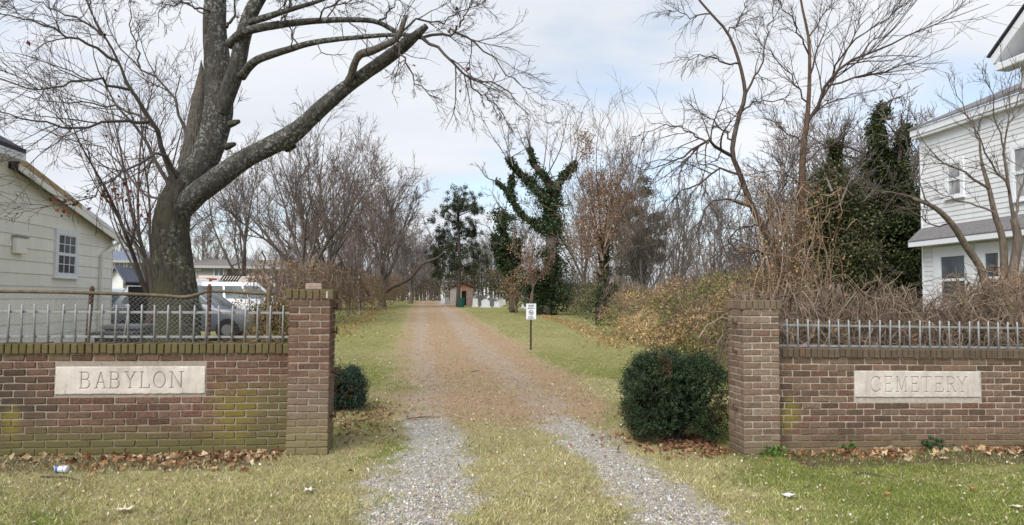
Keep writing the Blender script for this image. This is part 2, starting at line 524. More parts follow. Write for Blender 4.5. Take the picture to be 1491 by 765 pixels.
# shared helper: a bare tree grown from its own leaders
def bare_tree(name, label, base, height, seed, spread=0.45, trunk_r=0.12, trunk_frac=0.3, leaders=6, n2=8, n3=7, n4=5, group='bare trees', bark=None,
              c0=(0.13, 0.105, 0.085), c1=(0.16, 0.115, 0.095), rmin=0.006, up=0.10, droop=0.02, ang=0.6, lean=(0, 0), K4=4, crown_lo=0.1):
    rng = np.random.default_rng(seed)
    base = Vector(base)
    r = empty(name, base, label, 'tree', group)
    o = np.array(base)
    th = height * trunk_frac
    top = o + np.array([lean[0]*th, lean[1]*th, th])
    tp = [o - np.array([0, 0, .15]), o + np.array([0, 0, .25]), o + (top - o) * .55 + rng.normal(0, .03*th, 3) * [1, 1, 0], top]
    stem_obj('trunk', tp, [trunk_r*1.5, trunk_r*1.1, trunk_r*.92, trunk_r*.8], r, bark or M_bark, o, 14, 10, rng, 0.05)
    # leaders
    Ps, Rs = [], []
    for i in range(leaders):
        az = 2*math.pi*(i + rng.uniform(-.3, .3)) / leaders
        el = spread * rng.uniform(0.35, 1.15) if i else 0.06
        L = (height - th) * rng.uniform(.72, 1.02) * (1.0 if i else 1.02)
        d = np.array([math.cos(az)*math.sin(el), math.sin(az)*math.sin(el), math.cos(el)])
        start = o + (top - o) * rng.uniform(0.62, 1.0)
        p = [start]; K = 10
        for k in range(1, K):
            d = nrm(d + rng.normal(0, .09, 3) + np.array([0, 0, up*.4]))
            p.append(p[-1] + d * L / (K - 1))
        Ps.append(p); Rs.append(rmin + (trunk_r * rng.uniform(.42, .6) - rmin) * np.linspace(1, 0, K) ** 1.2)
    P1 = np.array(Ps); R1 = np.array(Rs)
    lv = [(P1, R1, 6)]
    P2, R2 = kids(rng, P1, R1, n2, crown_lo, .97, (.28, .55), ang, up*.7, .10, 7, .6, .25, rmin, .45)
    P3, R3 = kids(rng, P2, R2, n3, .15, 1., (.3, .6), ang*.95, up*.5, .13, 5, .65, .35, rmin, .3)
    lv += [(P2, R2, 4), (P3, R3, 3)]
    if n4:
        P4, R4 = kids(rng, P3, R3, n4, .1, 1., (.35, .8), ang, up*.3 - droop, .15, K4, .7, .5, rmin, .2)
        lv.append((P4, R4, 3))
    me = twig_mesh('crown', lv, o, rng, c0, c1)
    link('crown', me, r, (0, 0, 0), M_twig)
    return r, lv

# ================================================================== SETTING: ground
def edge(pixels):
    pts = sorted(((gp(*p).y, gp(*p).x) for p in pixels))
    ys = np.array([p[0] for p in pts]); xs = np.array([p[1] for p in pts])
    return lambda Y: np.interp(Y, ys, xs)
LT_L = edge([(515, 765), (556, 700), (585, 640), (592, 600), (590, 540), (598, 490), (606, 455), (612, 442)])
LT_R = edge([(705, 765), (690, 700), (674, 640), (662, 600), (640, 540), (626, 490), (620, 455), (618, 442)])
RT_L = edge([(905, 765), (862, 700), (806, 640), (768, 600), (704, 540), (664, 490), (642, 455), (634, 442)])
RT_R = edge([(1060, 765), (968, 690), (890, 640), (846, 600), (764, 540), (705, 490), (664, 455), (646, 442)])
LN_L = edge([(455, 765), (535, 700), (575, 640), (586, 600), (582, 540), (588, 490), (598, 455), (606, 442)])
LN_R = edge([(1160, 765), (1040, 690), (955, 640), (900, 600), (812, 540), (735, 490), (676, 455), (652, 442)])

def band(X, lo, hi, soft):
    return sstep(0, 1, (X - lo) / soft + .5) * sstep(0, 1, (hi - X) / soft + .5)
def masks(X, Y):
    """gravel, brown litter, green — each 0..1"""
    jig = (fbm(X, Y, 1.6) - .5) * .7 + (fbm(X + 5, Y + 9, 7.0) - .5) * .35
    Xj = X + jig
    track = np.maximum(band(Xj, LT_L(Y), LT_R(Y), .42), band(Xj, RT_L(Y), RT_R(Y), .42))
    Yj = Y + (fbm(X, Y, 2.2) - .5) * 1.5
    near = 1 - sstep(8.3, 10.2, Yj)
    gravel = track * (near * 1.0 + (1 - near) * .40)
    gravel = np.maximum(gravel, (1 - sstep(4.3, 5.3, Y + (fbm(X, Y, 2.2) - .5) * 2.5 + np.abs(X + 3.1) * .15 * (X > -3.1))) * (X < 0) * .5)
    lane = band(X + jig * 1.6, LN_L(Y), LN_R(Y), 1.3)
    crown = band(X, LT_R(Y) + .1, RT_L(Y) - .1, .5) * sstep(11, 16, Yj)
    brown = lane * sstep(7.6, 10.4, Yj) * (.92 - .38 * crown) * (.65 + .7 * fbm(X + 3, Y, .9)) + lane * .22
    n = fbm(X + 9, Y + 4, .55)
    fade = sstep(9, 20, Y)
    green = sstep(.34, .62, n) * (1 - fade) + fade * (.42 + .5 * (fbm(X + 2, Y * .4 + 8, .45) - .3))
    green = np.clip(green * .75 + .18 * sstep(7.5, 12, Y) * (1 - lane) + .62 * sstep(3.0, 4.6, X + .5 * (n - .5)) * (1 - sstep(9, 12, Y)), 0, 1)
    strip = np.exp(-((Y - 7.0) / .38) ** 2) * ((X < -1.5) | (X > 3.6))      # bare earth along the walls
    worn = band(X, LT_R(Y), RT_L(Y), .4) * (1 - sstep(8.5, 9.6, Yj))
    green = green * (1 - .45 * worn) * (1 - .6 * brown)
    return np.clip(gravel, 0, 1), np.clip(brown, 0, 1), np.clip(green, 0, 1), np.clip(strip, 0, 1)

def axis(parts):
    out = [parts[0][0]]
    for a, b, s in parts:
        n = max(1, int(round((b - a) / s)))
        out += list(np.linspace(a, b, n + 1)[1:])
    return np.array(out)
gx = axis([(-600, -60, 60), (-60, -12, 2), (-12, -5, .3), (-5, 8, .1), (8, 16, .3), (16, 60, 2), (60, 600, 60)])
gy = axis([(-200, -10, 40), (-10, 3, 1), (3, 14, .1), (14, 30, .25), (30, 120, 1.5), (120, 200, 8), (200, 1200, 100)])
GX, GY = np.meshgrid(gx, gy)
Xf, Yf = GX.ravel(), GY.ravel()
gr, br, gn, stp = masks(Xf, Yf)
near_w = ((Yf < 20) & (Yf > 3)).astype(float)
GZ = gz(Xf, Yf) + (fbm(Xf, Yf, 1.1) - .5) * .03 * near_w - .012 * gr * near_w
nx, ny = len(gx), len(gy)
ii = (np.arange(ny - 1)[:, None] * nx + np.arange(nx - 1)[None]).ravel()
gme = np_mesh('ground', np.stack([Xf, Yf, GZ], 1), [np.stack([ii, ii + 1, ii + nx + 1, ii + nx], 1)], np.stack([gr, br, gn], 1), smooth=True)
aa = gme.attributes.new('strip', 'FLOAT', 'POINT'); aa.data.foreach_set('value', stp.astype(np.float32))
def ground_material():
    m, nt, b = mat_new('lawn_and_gravel', 0.95, 0.1)
    p = world_pos(nt)
    a = nd(nt, 'ShaderNodeAttribute', attribute_name='col')
    s = nd(nt, 'ShaderNodeSeparateColor'); nt.links.new(a.outputs['Color'], s.inputs[0])
    st = nd(nt, 'ShaderNodeAttribute', attribute_name='strip')
    n_f = noise(nt, p, 55, 4, .7); n_m = noise(nt, p, 7, 5); n_g = noise(nt, p, 130, 3, .7)
    straw = ramp(nt, n_f, [(.25, (.20, .165, .08)), (.5, (.35, .30, .155)), (.78, (.50, .44, .26))])
    green = ramp(nt, n_f, [(.25, (.085, .095, .025)), (.5, (.175, .185, .05)), (.78, (.29, .295, .11))])
    gfac = ramp(nt, math_(nt, 'ADD', s.outputs[2], math_(nt, 'MULTIPLY', math_(nt, 'SUBTRACT', n_m, .5), 1.1)), [(.25, 0.0), (.75, 1.0)])
    c = mixc(nt, gfac, straw, green)
    litter = ramp(nt, n_g, [(.25, (.185, .11, .065)), (.5, (.35, .235, .15)), (.72, (.50, .38, .265))])
    bfac = ramp(nt, math_(nt, 'ADD', s.outputs[1], math_(nt, 'MULTIPLY', math_(nt, 'SUBTRACT', n_f, .5), 1.2)), [(.15, 0.0), (.85, 1.0)])
    c = mixc(nt, math_(nt, 'MULTIPLY', bfac, .9), c, litter)
    earth = ramp(nt, n_g, [(.3, (.06, .045, .03)), (.7, (.15, .11, .075))])
    c = mixc(nt, ramp(nt, math_(nt, 'ADD', st.outputs['Fac'], math_(nt, 'SUBTRACT', n_m, .5)), [(.35, 0.0), (.7, .85)]), c, earth)
    v = nd(nt, 'ShaderNodeTexVoronoi'); v.inputs['Scale'].default_value = 55; nt.links.new(p, v.inputs['Vector'])
    vs = nd(nt, 'ShaderNodeSeparateColor'); nt.links.new(v.outputs['Color'], vs.inputs[0])
    stone = ramp(nt, vs.outputs[0], [(.0, (.25, .23, .205)), (.5, (.42, .395, .365)), (1., (.60, .575, .545))])
    stone = mixc(nt, ramp(nt, n_g, [(.3, .5), (.6, 0.0)]), stone, (.30, .25, .20))
    kfac = ramp(nt, math_(nt, 'ADD', s.outputs[0], math_(nt, 'ADD', math_(nt, 'MULTIPLY', math_(nt, 'SUBTRACT', n_f, .5), 1.2), math_(nt, 'MULTIPLY', math_(nt, 'SUBTRACT', n_m, .5), .9))), [(.2, 0.0), (.9, .92)])
    c = mixc(nt, kfac, c, stone)
    nt.links.new(c, b.inputs['Base Color'])
    h = math_(nt, 'ADD', n_f, math_(nt, 'MULTIPLY', n_g, .6))
    bump(nt, b, h, .03, .7)
    return m
ground = link('ground', gme, None, (0, 0, 0), ground_material())
tag(ground, 'straw coloured lawn with two gravel wheel tracks of the cemetery lane', 'ground', kind='structure')

# ================================================================== BRICK WALLS AND GATE PILLARS
BL, BH, BD, JT = 0.193, 0.0575, 0.092, 0.0105     # brick length, height, depth, joint
LP, CP = BL + JT, BH + JT
def brick_mesh(name, sx, sy, sz, seed):
    r = random.Random(seed)
    bv = 0.005
    x, y, z = sx/2, sy/2, sz/2
    vs = []; fs = []
    # chamfered box: each corner gives three vertices
    idx = {}
    for i, cx in enumerate((-1, 1)):
        for j, cy in enumerate((-1, 1)):
            for k, cz in enumerate((-1, 1)):
                jx, jy, jz = (r.uniform(-.0022, .0022) for _ in range(3))
                b = bv * r.uniform(.6, 1.7)
                X, Y, Z = cx*x + jx, cy*y + jy, cz*z + jz
                for a in range(3):
                    v = [X - cx*b, Y - cy*b, Z - cz*b]; v[a] = (X, Y, Z)[a]
                    idx[(i, j, k, a)] = len(vs); vs.append(tuple(v))
    def q(a, pts):
        fs.append(tuple(idx[(p[0], p[1], p[2], a)] for p in pts))
    q(0, [(1,0,0),(1,1,0),(1,1,1),(1,0,1)]); q(0, [(0,1,0),(0,0,0),(0,0,1),(0,1,1)])
    q(1, [(0,0,0),(1,0,0),(1,0,1),(0,0,1)]); q(1, [(1,1,0),(0,1,0),(0,1,1),(1,1,1)])
    q(2, [(0,0,1),(1,0,1),(1,1,1),(0,1,1)]); q(2, [(0,1,0),(1,1,0),(1,0,0),(0,0,0)])
    ed = [((0,0,0),(1,0,0)),((0,1,0),(1,1,0)),((0,0,1),(1,0,1)),((0,1,1),(1,1,1)),
          ((0,0,0),(0,1,0)),((1,0,0),(1,1,0)),((0,0,1),(0,1,1)),((1,0,1),(1,1,1)),
          ((0,0,0),(0,0,1)),((1,0,0),(1,0,1)),((0,1,0),(0,1,1)),((1,1,0),(1,1,1))]
    for p, r2 in ed:
        ax = [i for i in range(3) if p[i] != r2[i]][0]
        o1, o2 = [a for a in range(3) if a != ax]
        fs.append((idx[(*p, o1)], idx[(*r2, o1)], idx[(*r2, o2)], idx[(*p, o2)]))
    for i in range(2):
        for j in range(2):
            for k in range(2):
                fs.append((idx[(i,j,k,0)], idx[(i,j,k,1)], idx[(i,j,k,2)]))
    me = bpy.data.meshes.new(name); me.from_pydata(vs, [], fs)
    import bmesh
    bm = bmesh.new(); bm.from_mesh(me); bmesh.ops.recalc_face_normals(bm, faces=bm.faces); bm.to_mesh(me); bm.free()
    return me

def brick_material(name, ramp_stops, stains):
    """each brick takes its own fired colour; stains: (colour, centre, radii, amount) blotches and growth of moss"""
    m, nt, b = mat_new(name, 0.92, 0.15)
    p = world_pos(nt)
    r = objrand(nt)
    wn_ = nd(nt, 'ShaderNodeTexWhiteNoise', noise_dimensions='1D'); nt.links.new(r, wn_.inputs['W'])
    c = ramp(nt, r, [(p_, tuple(x * .86 for x in c_)) for p_, c_ in ramp_stops])
    n1 = noise(nt, p, 38, 5, .65); n2 = noise(nt, p, 150, 3, .7)
    c = mixc(nt, 1.0, c, ramp(nt, n1, [(.28, (.62, .62, .62)), (.72, (1.32, 1.28, 1.22))]), 'MULTIPLY')
    c = mixc(nt, ramp(nt, n2, [(.56, 0.0), (.74, .45)]), c, (.36, .31, .26))
    nb = noise(nt, p, 4.5, 5, .6)
    for colr, ctr, rad, amt in stains:
        mp = nd(nt, 'ShaderNodeMapping', vector_type='TEXTURE'); mp.inputs['Location'].default_value = ctr; mp.inputs['Scale'].default_value = rad
        nt.links.new(p, mp.inputs[0])
        ln = nd(nt, 'ShaderNodeVectorMath', operation='LENGTH'); nt.links.new(mp.outputs[0], ln.inputs[0])
        f = math_(nt, 'ADD', math_(nt, 'SUBTRACT', 1.0, ln.outputs['Value']), math_(nt, 'MULTIPLY', math_(nt, 'SUBTRACT', nb, .5), 1.5))
        f = math_(nt, 'ADD', f, math_(nt, 'MULTIPLY', math_(nt, 'SUBTRACT', n1, .5), .8))
        f = ramp(nt, f, [(.0, 0.0), (.7, amt)])
        c = mixc(nt, f, c, colr)
    nt.links.new(c, b.inputs['Base Color'])
    bump(nt, b, math_(nt, 'ADD', n1, math_(nt, 'MULTIPLY', n2, .5)), .006, .8)
    return m
RED = [(0, (.085, .048, .034)), (.2, (.125, .070, .050)), (.42, (.162, .086, .062)), (.62, (.172, .100, .073)), (.8, (.14, .092, .066)), (1, (.205, .120, .088))]
BROWN = [(0, (.10, .068, .048)), (.25, (.15, .095, .066)), (.5, (.185, .115, .08)), (.7, (.20, .14, .10)), (.85, (.16, .085, .06)), (1, (.235, .155, .108))]
TAN = [(0, (.155, .11, .078)), (.25, (.19, .135, .096)), (.5, (.225, .16, .115)), (.75, (.25, .185, .135)), (.9, (.185, .105, .075)), (1, (.28, .21, .16))]
YW = 7.35                    # face of the walls
YP = 7.22                    # face of the pillars
MOSS = (.115, .105, .042); YEL = (.20, .165, .028); SOOT = (.055, .048, .036)
def wp(px, py, Y=YW):
    return tuple(at(px, py, Y))
M_brick_l = brick_material('old_red_brick', RED, [
    (SOOT, wp(-10, 585), (.75, 1, .42), .75), (MOSS, (-3.4, YW, .02), (6.0, 1, .34), .9), (MOSS, wp(395, 600), (.55, 1, .45), .7),
    (YEL, wp(338, 600), (.30, 1, .36), .58), (YEL, wp(18, 612), (.12, 1, .22), .65), (MOSS, (-3.4, YW, 1.02), (6, 1, .10), .75)])
M_brick_lp = brick_material('pillar_brick_red', [(a, tuple(.75*x+.25*y for x, y in zip(c, (.18, .12, .085)))) for a, c in RED],
    [((.20, .165, .085), (-1.2, YP, .05), (1, 1, .40), .85), ((.19, .15, .11), (-1.2, YP, .55), (1, 1, .30), .5), (MOSS, (-1.2, YP, 1.60), (1, 1, .10), .7)])
M_brick_r = brick_material('brown_brick', BROWN, [((.175, .13, .075), (5.2, YW, -.12), (5, 1, .26), .75), (YEL, wp(1150, 605), (.16, 1, .25), .7), ((.09, .075, .052), (5.2, YW, .97), (5, 1, .10), .7)])
M_brick_rp = brick_material('pillar_brick_tan', TAN, [((.15, .115, .07), (3.5, YP, -.15), (1, 1, .32), .7), ((.14, .11, .075), (3.5, YP, 1.52), (1, 1, .10), .6)])
def mortar_material(name, c, moss_z):
    m, nt, b = mat_new(name, .95, .1)
    p = world_pos(nt)
    n1 = noise(nt, p, 25, 5, .65)
    cc = ramp(nt, n1, [(.3, tuple(x*.68 for x in c)), (.7, tuple(x*1.12 for x in c))])
    z = nd(nt, 'ShaderNodeSeparateXYZ'); nt.links.new(p, z.inputs[0])
    f = ramp(nt, math_(nt, 'ADD', z.outputs['Z'], math_(nt, 'MULTIPLY', math_(nt, 'SUBTRACT', noise(nt, p, 3, 4), .5), .7)), [(moss_z - .12, .85), (moss_z + .25, 0.0)])
    cc = mixc(nt, f, cc, (.13, .115, .055))
    nt.links.new(cc, b.inputs['Base Color']); bump(nt, b, n1, .006, .6)
    return m
M_mort_l = mortar_material('grey_mortar', (.31, .265, .215), .16)
M_mort_r = mortar_material('pale_mortar', (.42, .375, .315), .02)

BRICKS = [brick_mesh('brick', BL, BD, BH, s) for s in range(6)]
HALVES = [brick_mesh('half_brick', BD, BD, BH, 20 + s) for s in range(3)]
CAPS = [brick_mesh('cap_brick', .0565, .26, .094, 40 + s) for s in range(5)]
def mats_for(meshes, mat):
    out = []
    for me in meshes:
        c = me.copy(); c.materials.append(mat); out.append(c)
    return out
rb = random.Random(11)
def put_brick(meshes, name, parent, loc, rz=0.0, sx=1.0):
    o = bpy.data.objects.new(name, rb.choice(meshes))
    col.objects.link(o); o.parent = parent
    o.location = (loc[0] + rb.uniform(-.0012, .0012), loc[1] + rb.uniform(-.0025, .0025), loc[2] + rb.uniform(-.001, .001))
    o.rotation_euler = (rb.uniform(-.006, .006), rb.uniform(-.006, .006), rz + rb.uniform(-.008, .008))
    o.scale = (sx, 1, 1)
    return o

def brick_wall(label, group, x0, x1, z0, ztop, mat, mort, slab, tilt, flip):
    """running bond in the plane YW; slab = (xa, xb, za, zb) is left open for the name stone"""
    root = empty('brick_wall', (x0 if not flip else x1, YW, z0), label, 'wall', group)
    ox = root.location.x
    B = mats_for(BRICKS, mat); H = mats_for(HALVES, mat); C = mats_for(CAPS, mat)
    capz = ztop - .094
    nc = int(math.ceil((capz - z0 - .004) / CP))
    zc0 = capz - .008 - nc * CP                    # lowest course may start below the ground
    mb = MB()
    sa, sb, za, zb = slab
    yF, yB = YW + .009, YW + .215
    mb.box((x0, yF, zc0 - .05), (x1, yB, za)); mb.box((x0, yF, zb), (x1, yB, ztop - .006))
    mb.box((x0, yF, za), (sa, yB, zb)); mb.box((sb, yF, za), (x1, yB, zb))
    mb.box((sa, YW + .05, za), (sb, yB - .003, zb))
    mb.build('mortar', mort, root)
    edge_x = x1 if flip is False else x0           # courses are laid out from the pillar
    sgn = -1 if flip is False else 1
    for c in range(nc):
        zc = zc0 + c * CP + CP / 2 - z0
        za_, zb_ = zc + z0 - BH/2, zc + z0 + BH/2
        off = (0 if c % 2 == 0 else LP / 2) + rb.uniform(-.012, .012)
        s = -off
        width = x1 - x0
        while s < width:
            a, b = max(s, 0.004), min(s + BL, width)
            s += LP
            if b - a < .03: continue
            segs = [(a, b)]
            if zb_ > za + .004 and za_ < zb - .004:       # course meets the stone
                # slab span measured from the pillar edge
                ua, ub = sorted((sgn * (sa - edge_x), sgn * (sb - edge_x)))
                ua -= .009; ub += .009
                segs = []
                if a < ua: segs.append((a, min(b, ua)))
                if b > ub: segs.append((max(a, ub), b))
            for a2, b2 in segs:
                L = b2 - a2
                if L < .03: continue
                xc = edge_x + sgn * (a2 + b2) / 2
                put_brick(B, 'brick', root, (xc - ox, BD/2, zc), 0, L / BL)
    n = int((x1 - x0) / .0655)
    for i in range(n):
        xc = edge_x + sgn * (.035 + i * .0655)
        put_brick(C, 'cap_brick', root, (xc - ox, .105, capz + .047 - z0 + rb.uniform(-.003, .004)))
    root.rotation_euler.y = tilt
    return root

def pillar(label, x0, z0, ztop, mat, mort):
    W = 2 * BL + JT
    root = empty('brick_pillar', (x0 + W/2, YP + W/2, z0), label, 'pillar', 'brick gate pillars')
    B = mats_for(BRICKS, mat); H = mats_for(HALVES, mat); C = mats_for(CAPS_P, mat)
    capz = ztop - .094
    nc = int(math.ceil((capz - z0) / CP)); zc0 = capz - .008 - nc * CP
    mb = MB(); ins = .008
    mb.box((x0 + ins, YP + ins, zc0 - .05), (x0 + W - ins, YP + W - ins, ztop - .005))
    mb.build('mortar', mort, root)
    q = W/2 - BD/2
    for c in range(nc):
        zc = zc0 + c*CP + CP/2 - z0
        rz = 0 if c % 2 == 0 else math.pi/2
        R = Matrix.Rotation(rz, 3, 'Z')
        for sy in (-1, 1):
            for sx in (-1, 1):
                v = R @ Vector((sx * LP/2, sy * q, zc)); put_brick(B, 'brick', root, v, rz)
            v = R @ Vector((sy * q, 0, zc)); put_brick(B, 'brick', root, v, rz + math.pi/2)
    n = 7
    for k in range(n):                                    # projecting cap of bricks on end
        t = (k - (n-1)/2) * .0655
        for rz in (0, math.pi/2, math.pi, -math.pi/2):
            if abs(t) > .17 and abs(abs(rz) - math.pi/2) < .1: continue
            v = Matrix.Rotation(rz, 3, 'Z') @ Vector((t, -(W/2 - .032), capz + .047 - z0))
            put_brick(C, 'cap_brick', root, v, rz)
    return root, W
CAPS_P = [brick_mesh('cap_brick', .0565, .094, .096, 60 + s) for s in range(4)]

# left pillar and wall
xlp = at(417, 600, YP).x
pL, PW = pillar('dark red brick gate pillar with a loose brick on top, left of lane', xlp, gzf(-1.2, 7.3) - .02, 1.60, M_brick_lp, M_mort_l)
la, lb = at(80, 555, YW), at(299, 555, YW)
zt, zb_ = at(190, 533.5, YW).z, at(190, 574.5, YW).z
SLAB_L = (la.x, lb.x, zb_, zt)
wall_l = brick_wall('mossy red brick wall holding the stone lettered BABYLON', 'brick cemetery walls', xlp - 3.95, xlp - .002, -.03, 1.065, M_brick_l, M_mort_l, SLAB_L, 0, False)
# right pillar and wall
xrp = at(1083, 560, YP).x
pR, _ = pillar('tan brick gate pillar beside the dark clipped yew, right of lane', xrp, gzf(3.5, 7.3) - .03, 1.525, M_brick_rp, M_mort_r)
ra, rb_ = at(1244, 562, YW), at(1428, 563, YW)
zt, zb_ = at(1336, 543, YW).z, at(1336, 582, YW).z
SLAB_R = (ra.x, rb_.x, zb_, zt)
wall_r = brick_wall('brown brick wall holding the stone lettered CEMETERY', 'brick cemetery walls', xrp + PW + .002, xrp + PW + 3.75, -.12, .985, M_brick_r, M_mort_r, SLAB_R, RAD(.55), True)

# hinge pins left in the gate sides of both pillars
M_rust = plain('rusty_iron', (.09, .045, .028), .85, .5, 25)
for root, sx, zs in ((pL, 1, (.35, .78, 1.18, 1.42)), (pR, -1, (.38, .98, 1.28))):
    x = root.location.x + sx * PW / 2
    for z in zs:
        mb = MB()
        mb.tube([(x - sx*.01, YP + .16, z), (x + sx*.045, YP + .16, z)], .011, 8)
        mb.tube([(x + sx*.045, YP + .16, z - .02), (x + sx*.045, YP + .16, z + .05)], .009, 8)
        mb.build('hinge_pin', M_rust, root)
lo = link('loose_brick', mats_for([brick_mesh('brick', .155, .1, .06, 91)], plain('pale_brick', (.30, .22, .18), .9, .3, 30))[0], None, (xlp + .21, YP + .16, 1.60 + .031))
lo.rotation_euler = (0, 0, .12)
tag(lo, 'loose pale brick lying on top of the left gate pillar', 'brick')
mb = MB(); mb.tube([(xlp + PW - .03, YP - .006, 1.55), (xlp + PW - .03, YP - .012, 1.55)], .036, 10)
mb.build('mortar_patch', plain('mortar_lump', (.42, .40, .37), .9, .3, 40), pL)

# ---- name stones with cut letters
def arc(cx, cy, rx, ry, a0, a1, n=10):
    return [(cx + rx*math.cos(RAD(a0 + (a1-a0)*i/n)), cy + ry*math.sin(RAD(a0 + (a1-a0)*i/n))) for i in range(n + 1)]
s_ = .16
GLYPH = {
 'B': [[(.14,0),(.14,1)], [(0,0),(.55,0)] + arc(.55,.27,.42,.27,-90,90) + [(.14,.54)], [(0,1),(.5,1)] + arc(.5,.77,.38,.23,90,-90)],
 'A': [[(.10,0),(.5,1),(.90,0)], [(.26,.36),(.74,.36)], [(-.04,0),(.24,0)], [(.74,0),(1.06,0)]],
 'Y': [[(.10,1),(.5,.48),(.90,1)], [(.5,.48),(.5,0)], [(-.05,1),(.25,1)], [(.75,1),(1.05,1)], [(.34,0),(.66,0)]],
 'L': [[(.18,1),(.18,0),(.95,0),(.98,.2)], [(.02,1),(.36,1)], [(.02,0),(.2,0)]],
 'O': [arc(.5,.5,.5,.5,0,360,26)],
 'N': [[(.14,0),(.14,1),(.86,0),(.86,1)], [(0,0),(.28,0)], [(-.02,1),(.16,1)], [(.72,1),(1.0,1)]],
 'C': [arc(.52,.5,.52,.5,40,322,24), [(.93,.98),(.92,.74)], [(.94,.02),(.92,.2)]],
 'E': [[(.16,0),(.16,1)], [(0,1),(.92,1),(.94,.82)], [(0,0),(.96,0),(1.0,.2)], [(.16,.53),(.72,.53)], [(.72,.62),(.72,.44)]],
 'M': [[(.12,0),(.16,1),(.5,.12),(.84,1),(.88,0)], [(0,0),(.24,0)], [(.76,0),(1,0)], [(.04,1),(.18,1)], [(.82,1),(.96,1)]],
 'T': [[(.5,0),(.5,1)], [(.02,.80),(.05,1),(.95,1),(.98,.80)], [(.34,0),(.66,0)]],
 'R': [[(.14,0),(.14,1)], [(0,1),(.5,1)] + arc(.5,.76,.36,.24,90,-90) + [(.14,.52)], [(.5,.52),(.92,0)], [(0,0),(.3,0)], [(.84,0),(1.04,0)]],
}
def stone_material():
    m, nt, b = mat_new('carved_limestone', .88, .2)
    p = world_pos(nt)
    a = nd(nt, 'ShaderNodeAttribute', attribute_name='col')
    n1 = noise(nt, p, 7, 6, .6); n2 = noise(nt, p, 90, 4, .7)
    c = ramp(nt, n1, [(.3, (.43, .39, .35)), (.5, (.54, .50, .455)), (.72, (.62, .585, .54))])
    c = mixc(nt, ramp(nt, n2, [(.5, 0.0), (.75, .35)]), c, (.33, .28, .22))
    mp = nd(nt, 'ShaderNodeMapping'); mp.inputs['Scale'].default_value = (1, 1, .12); nt.links.new(p, mp.inputs[0])
    c = mixc(nt, ramp(nt, noise(nt, mp.outputs[0], 22, 4, .6), [(.52, 0.0), (.72, .42)]), c, (.27, .24, .20))
    c = mixc(nt, 1.0, c, a.outputs['Color'], 'MULTIPLY')
    nt.links.new(c, b.inputs['Base Color']); bump(nt, b, math_(nt, 'ADD', n1, n2), .006, .6)
    return m
M_slab = stone_material()
def name_stone(root, slab, letters, lz):
    """letters: (char, x0, x1) as fractions of the slab; lz: (bottom, top) fractions"""
    xa, xb, za, zb = slab
    W, H = xb - xa - .004, zb - za - .004
    nxs, nzs = int(W / .0036), int(H / .0036)
    U, Vv = np.meshgrid(np.linspace(0, W, nxs), np.linspace(0, H, nzs))
    u, v = U.ravel(), Vv.ravel()
    dist = np.full(u.shape, 9.0)
    for ch, f0, f1 in letters:
        for line in GLYPH[ch]:
            for (ax, ay), (bx, by) in zip(line[:-1], line[1:]):
                x1, x2 = W*(f0 + (f1-f0)*ax), W*(f0 + (f1-f0)*bx)
                y1, y2 = H*(lz[0] + (lz[1]-lz[0])*ay), H*(lz[0] + (lz[1]-lz[0])*by)
                ddx, ddy = x2-x1, y2-y1; L2 = ddx*ddx + ddy*ddy + 1e-12
                t = np.clip(((u-x1)*ddx + (v-y1)*ddy) / L2, 0, 1)
                dist = np.minimum(dist, np.hypot(u - x1 - t*ddx, v - y1 - t*ddy))
    hw = .0062
    depth = np.clip(hw - dist, 0, hw) * 1.9
    edge_d = np.minimum(np.minimum(u, W - u), np.minimum(v, H - v))
    chip = np.clip(.010 - edge_d - (fbm(u + xa, v, 22) - .4) * .02, 0, .01) * .6
    y = -.003 + depth + chip + (fbm(u + xa, v + 3, 6) - .5) * .003
    grime = 1 - .5 * np.clip((hw * .9 - dist) / (hw * .9), 0, 1)      # dirt lodged in the cuts
    n = nxs * nzs
    V = np.stack([u + .002 + xa - root.location.x, y, v + .002 + za - root.location.z], 1)
    ii = (np.arange(nzs - 1)[:, None] * nxs + np.arange(nxs - 1)[None]).ravel()
    faces = [np.stack([ii, ii + 1, ii + nxs + 1, ii + nxs], 1)]
    # sides and back
    ring = np.concatenate([np.arange(nxs), (np.arange(1, nzs)) * nxs + nxs - 1, (nzs - 1) * nxs + np.arange(nxs - 2, -1, -1), np.arange(nzs - 2, 0, -1) * nxs])
    bk = V[ring].copy(); bk[:, 1] = .045
    V = np.concatenate([V, bk]); m_ = len(ring); j = np.arange(m_); j2 = (j + 1) % m_
    faces.append(np.stack([ring[j2], ring[j], n + j, n + j2], 1))
    cols = np.ones((len(V), 3)); cols[:n] = grime[:, None] * np.array([1, .98, .95])
    me = np_mesh('name_stone', V, faces, cols)
    o = link('name_stone', me, root, (0, 0, 0), M_slab)
    return o
def fr(pairs, a, b): return [(c, (x0 - a) / (b - a), (x1 - a) / (b - a)) for c, x0, x1 in pairs]
o = name_stone(wall_l, SLAB_L, fr([('B',440,496),('A',525,586),('B',605,661),('Y',690,752),('L',775,830),('O',853,918),('N',945,1020)], 303, 1145), (.215, .79))
o['label'] = 'pale stone slab cut with the word BABYLON'
o = name_stone(wall_r, SLAB_R, fr([('C',200,305),('E',350,430),('M',470,595),('E',635,720),('T',745,860),('E',895,990),('R',1025,1125),('Y',1140,1250)], 30, 1405), (.215, .775))
o['label'] = 'pale stone slab cut with the word CEMETERY'

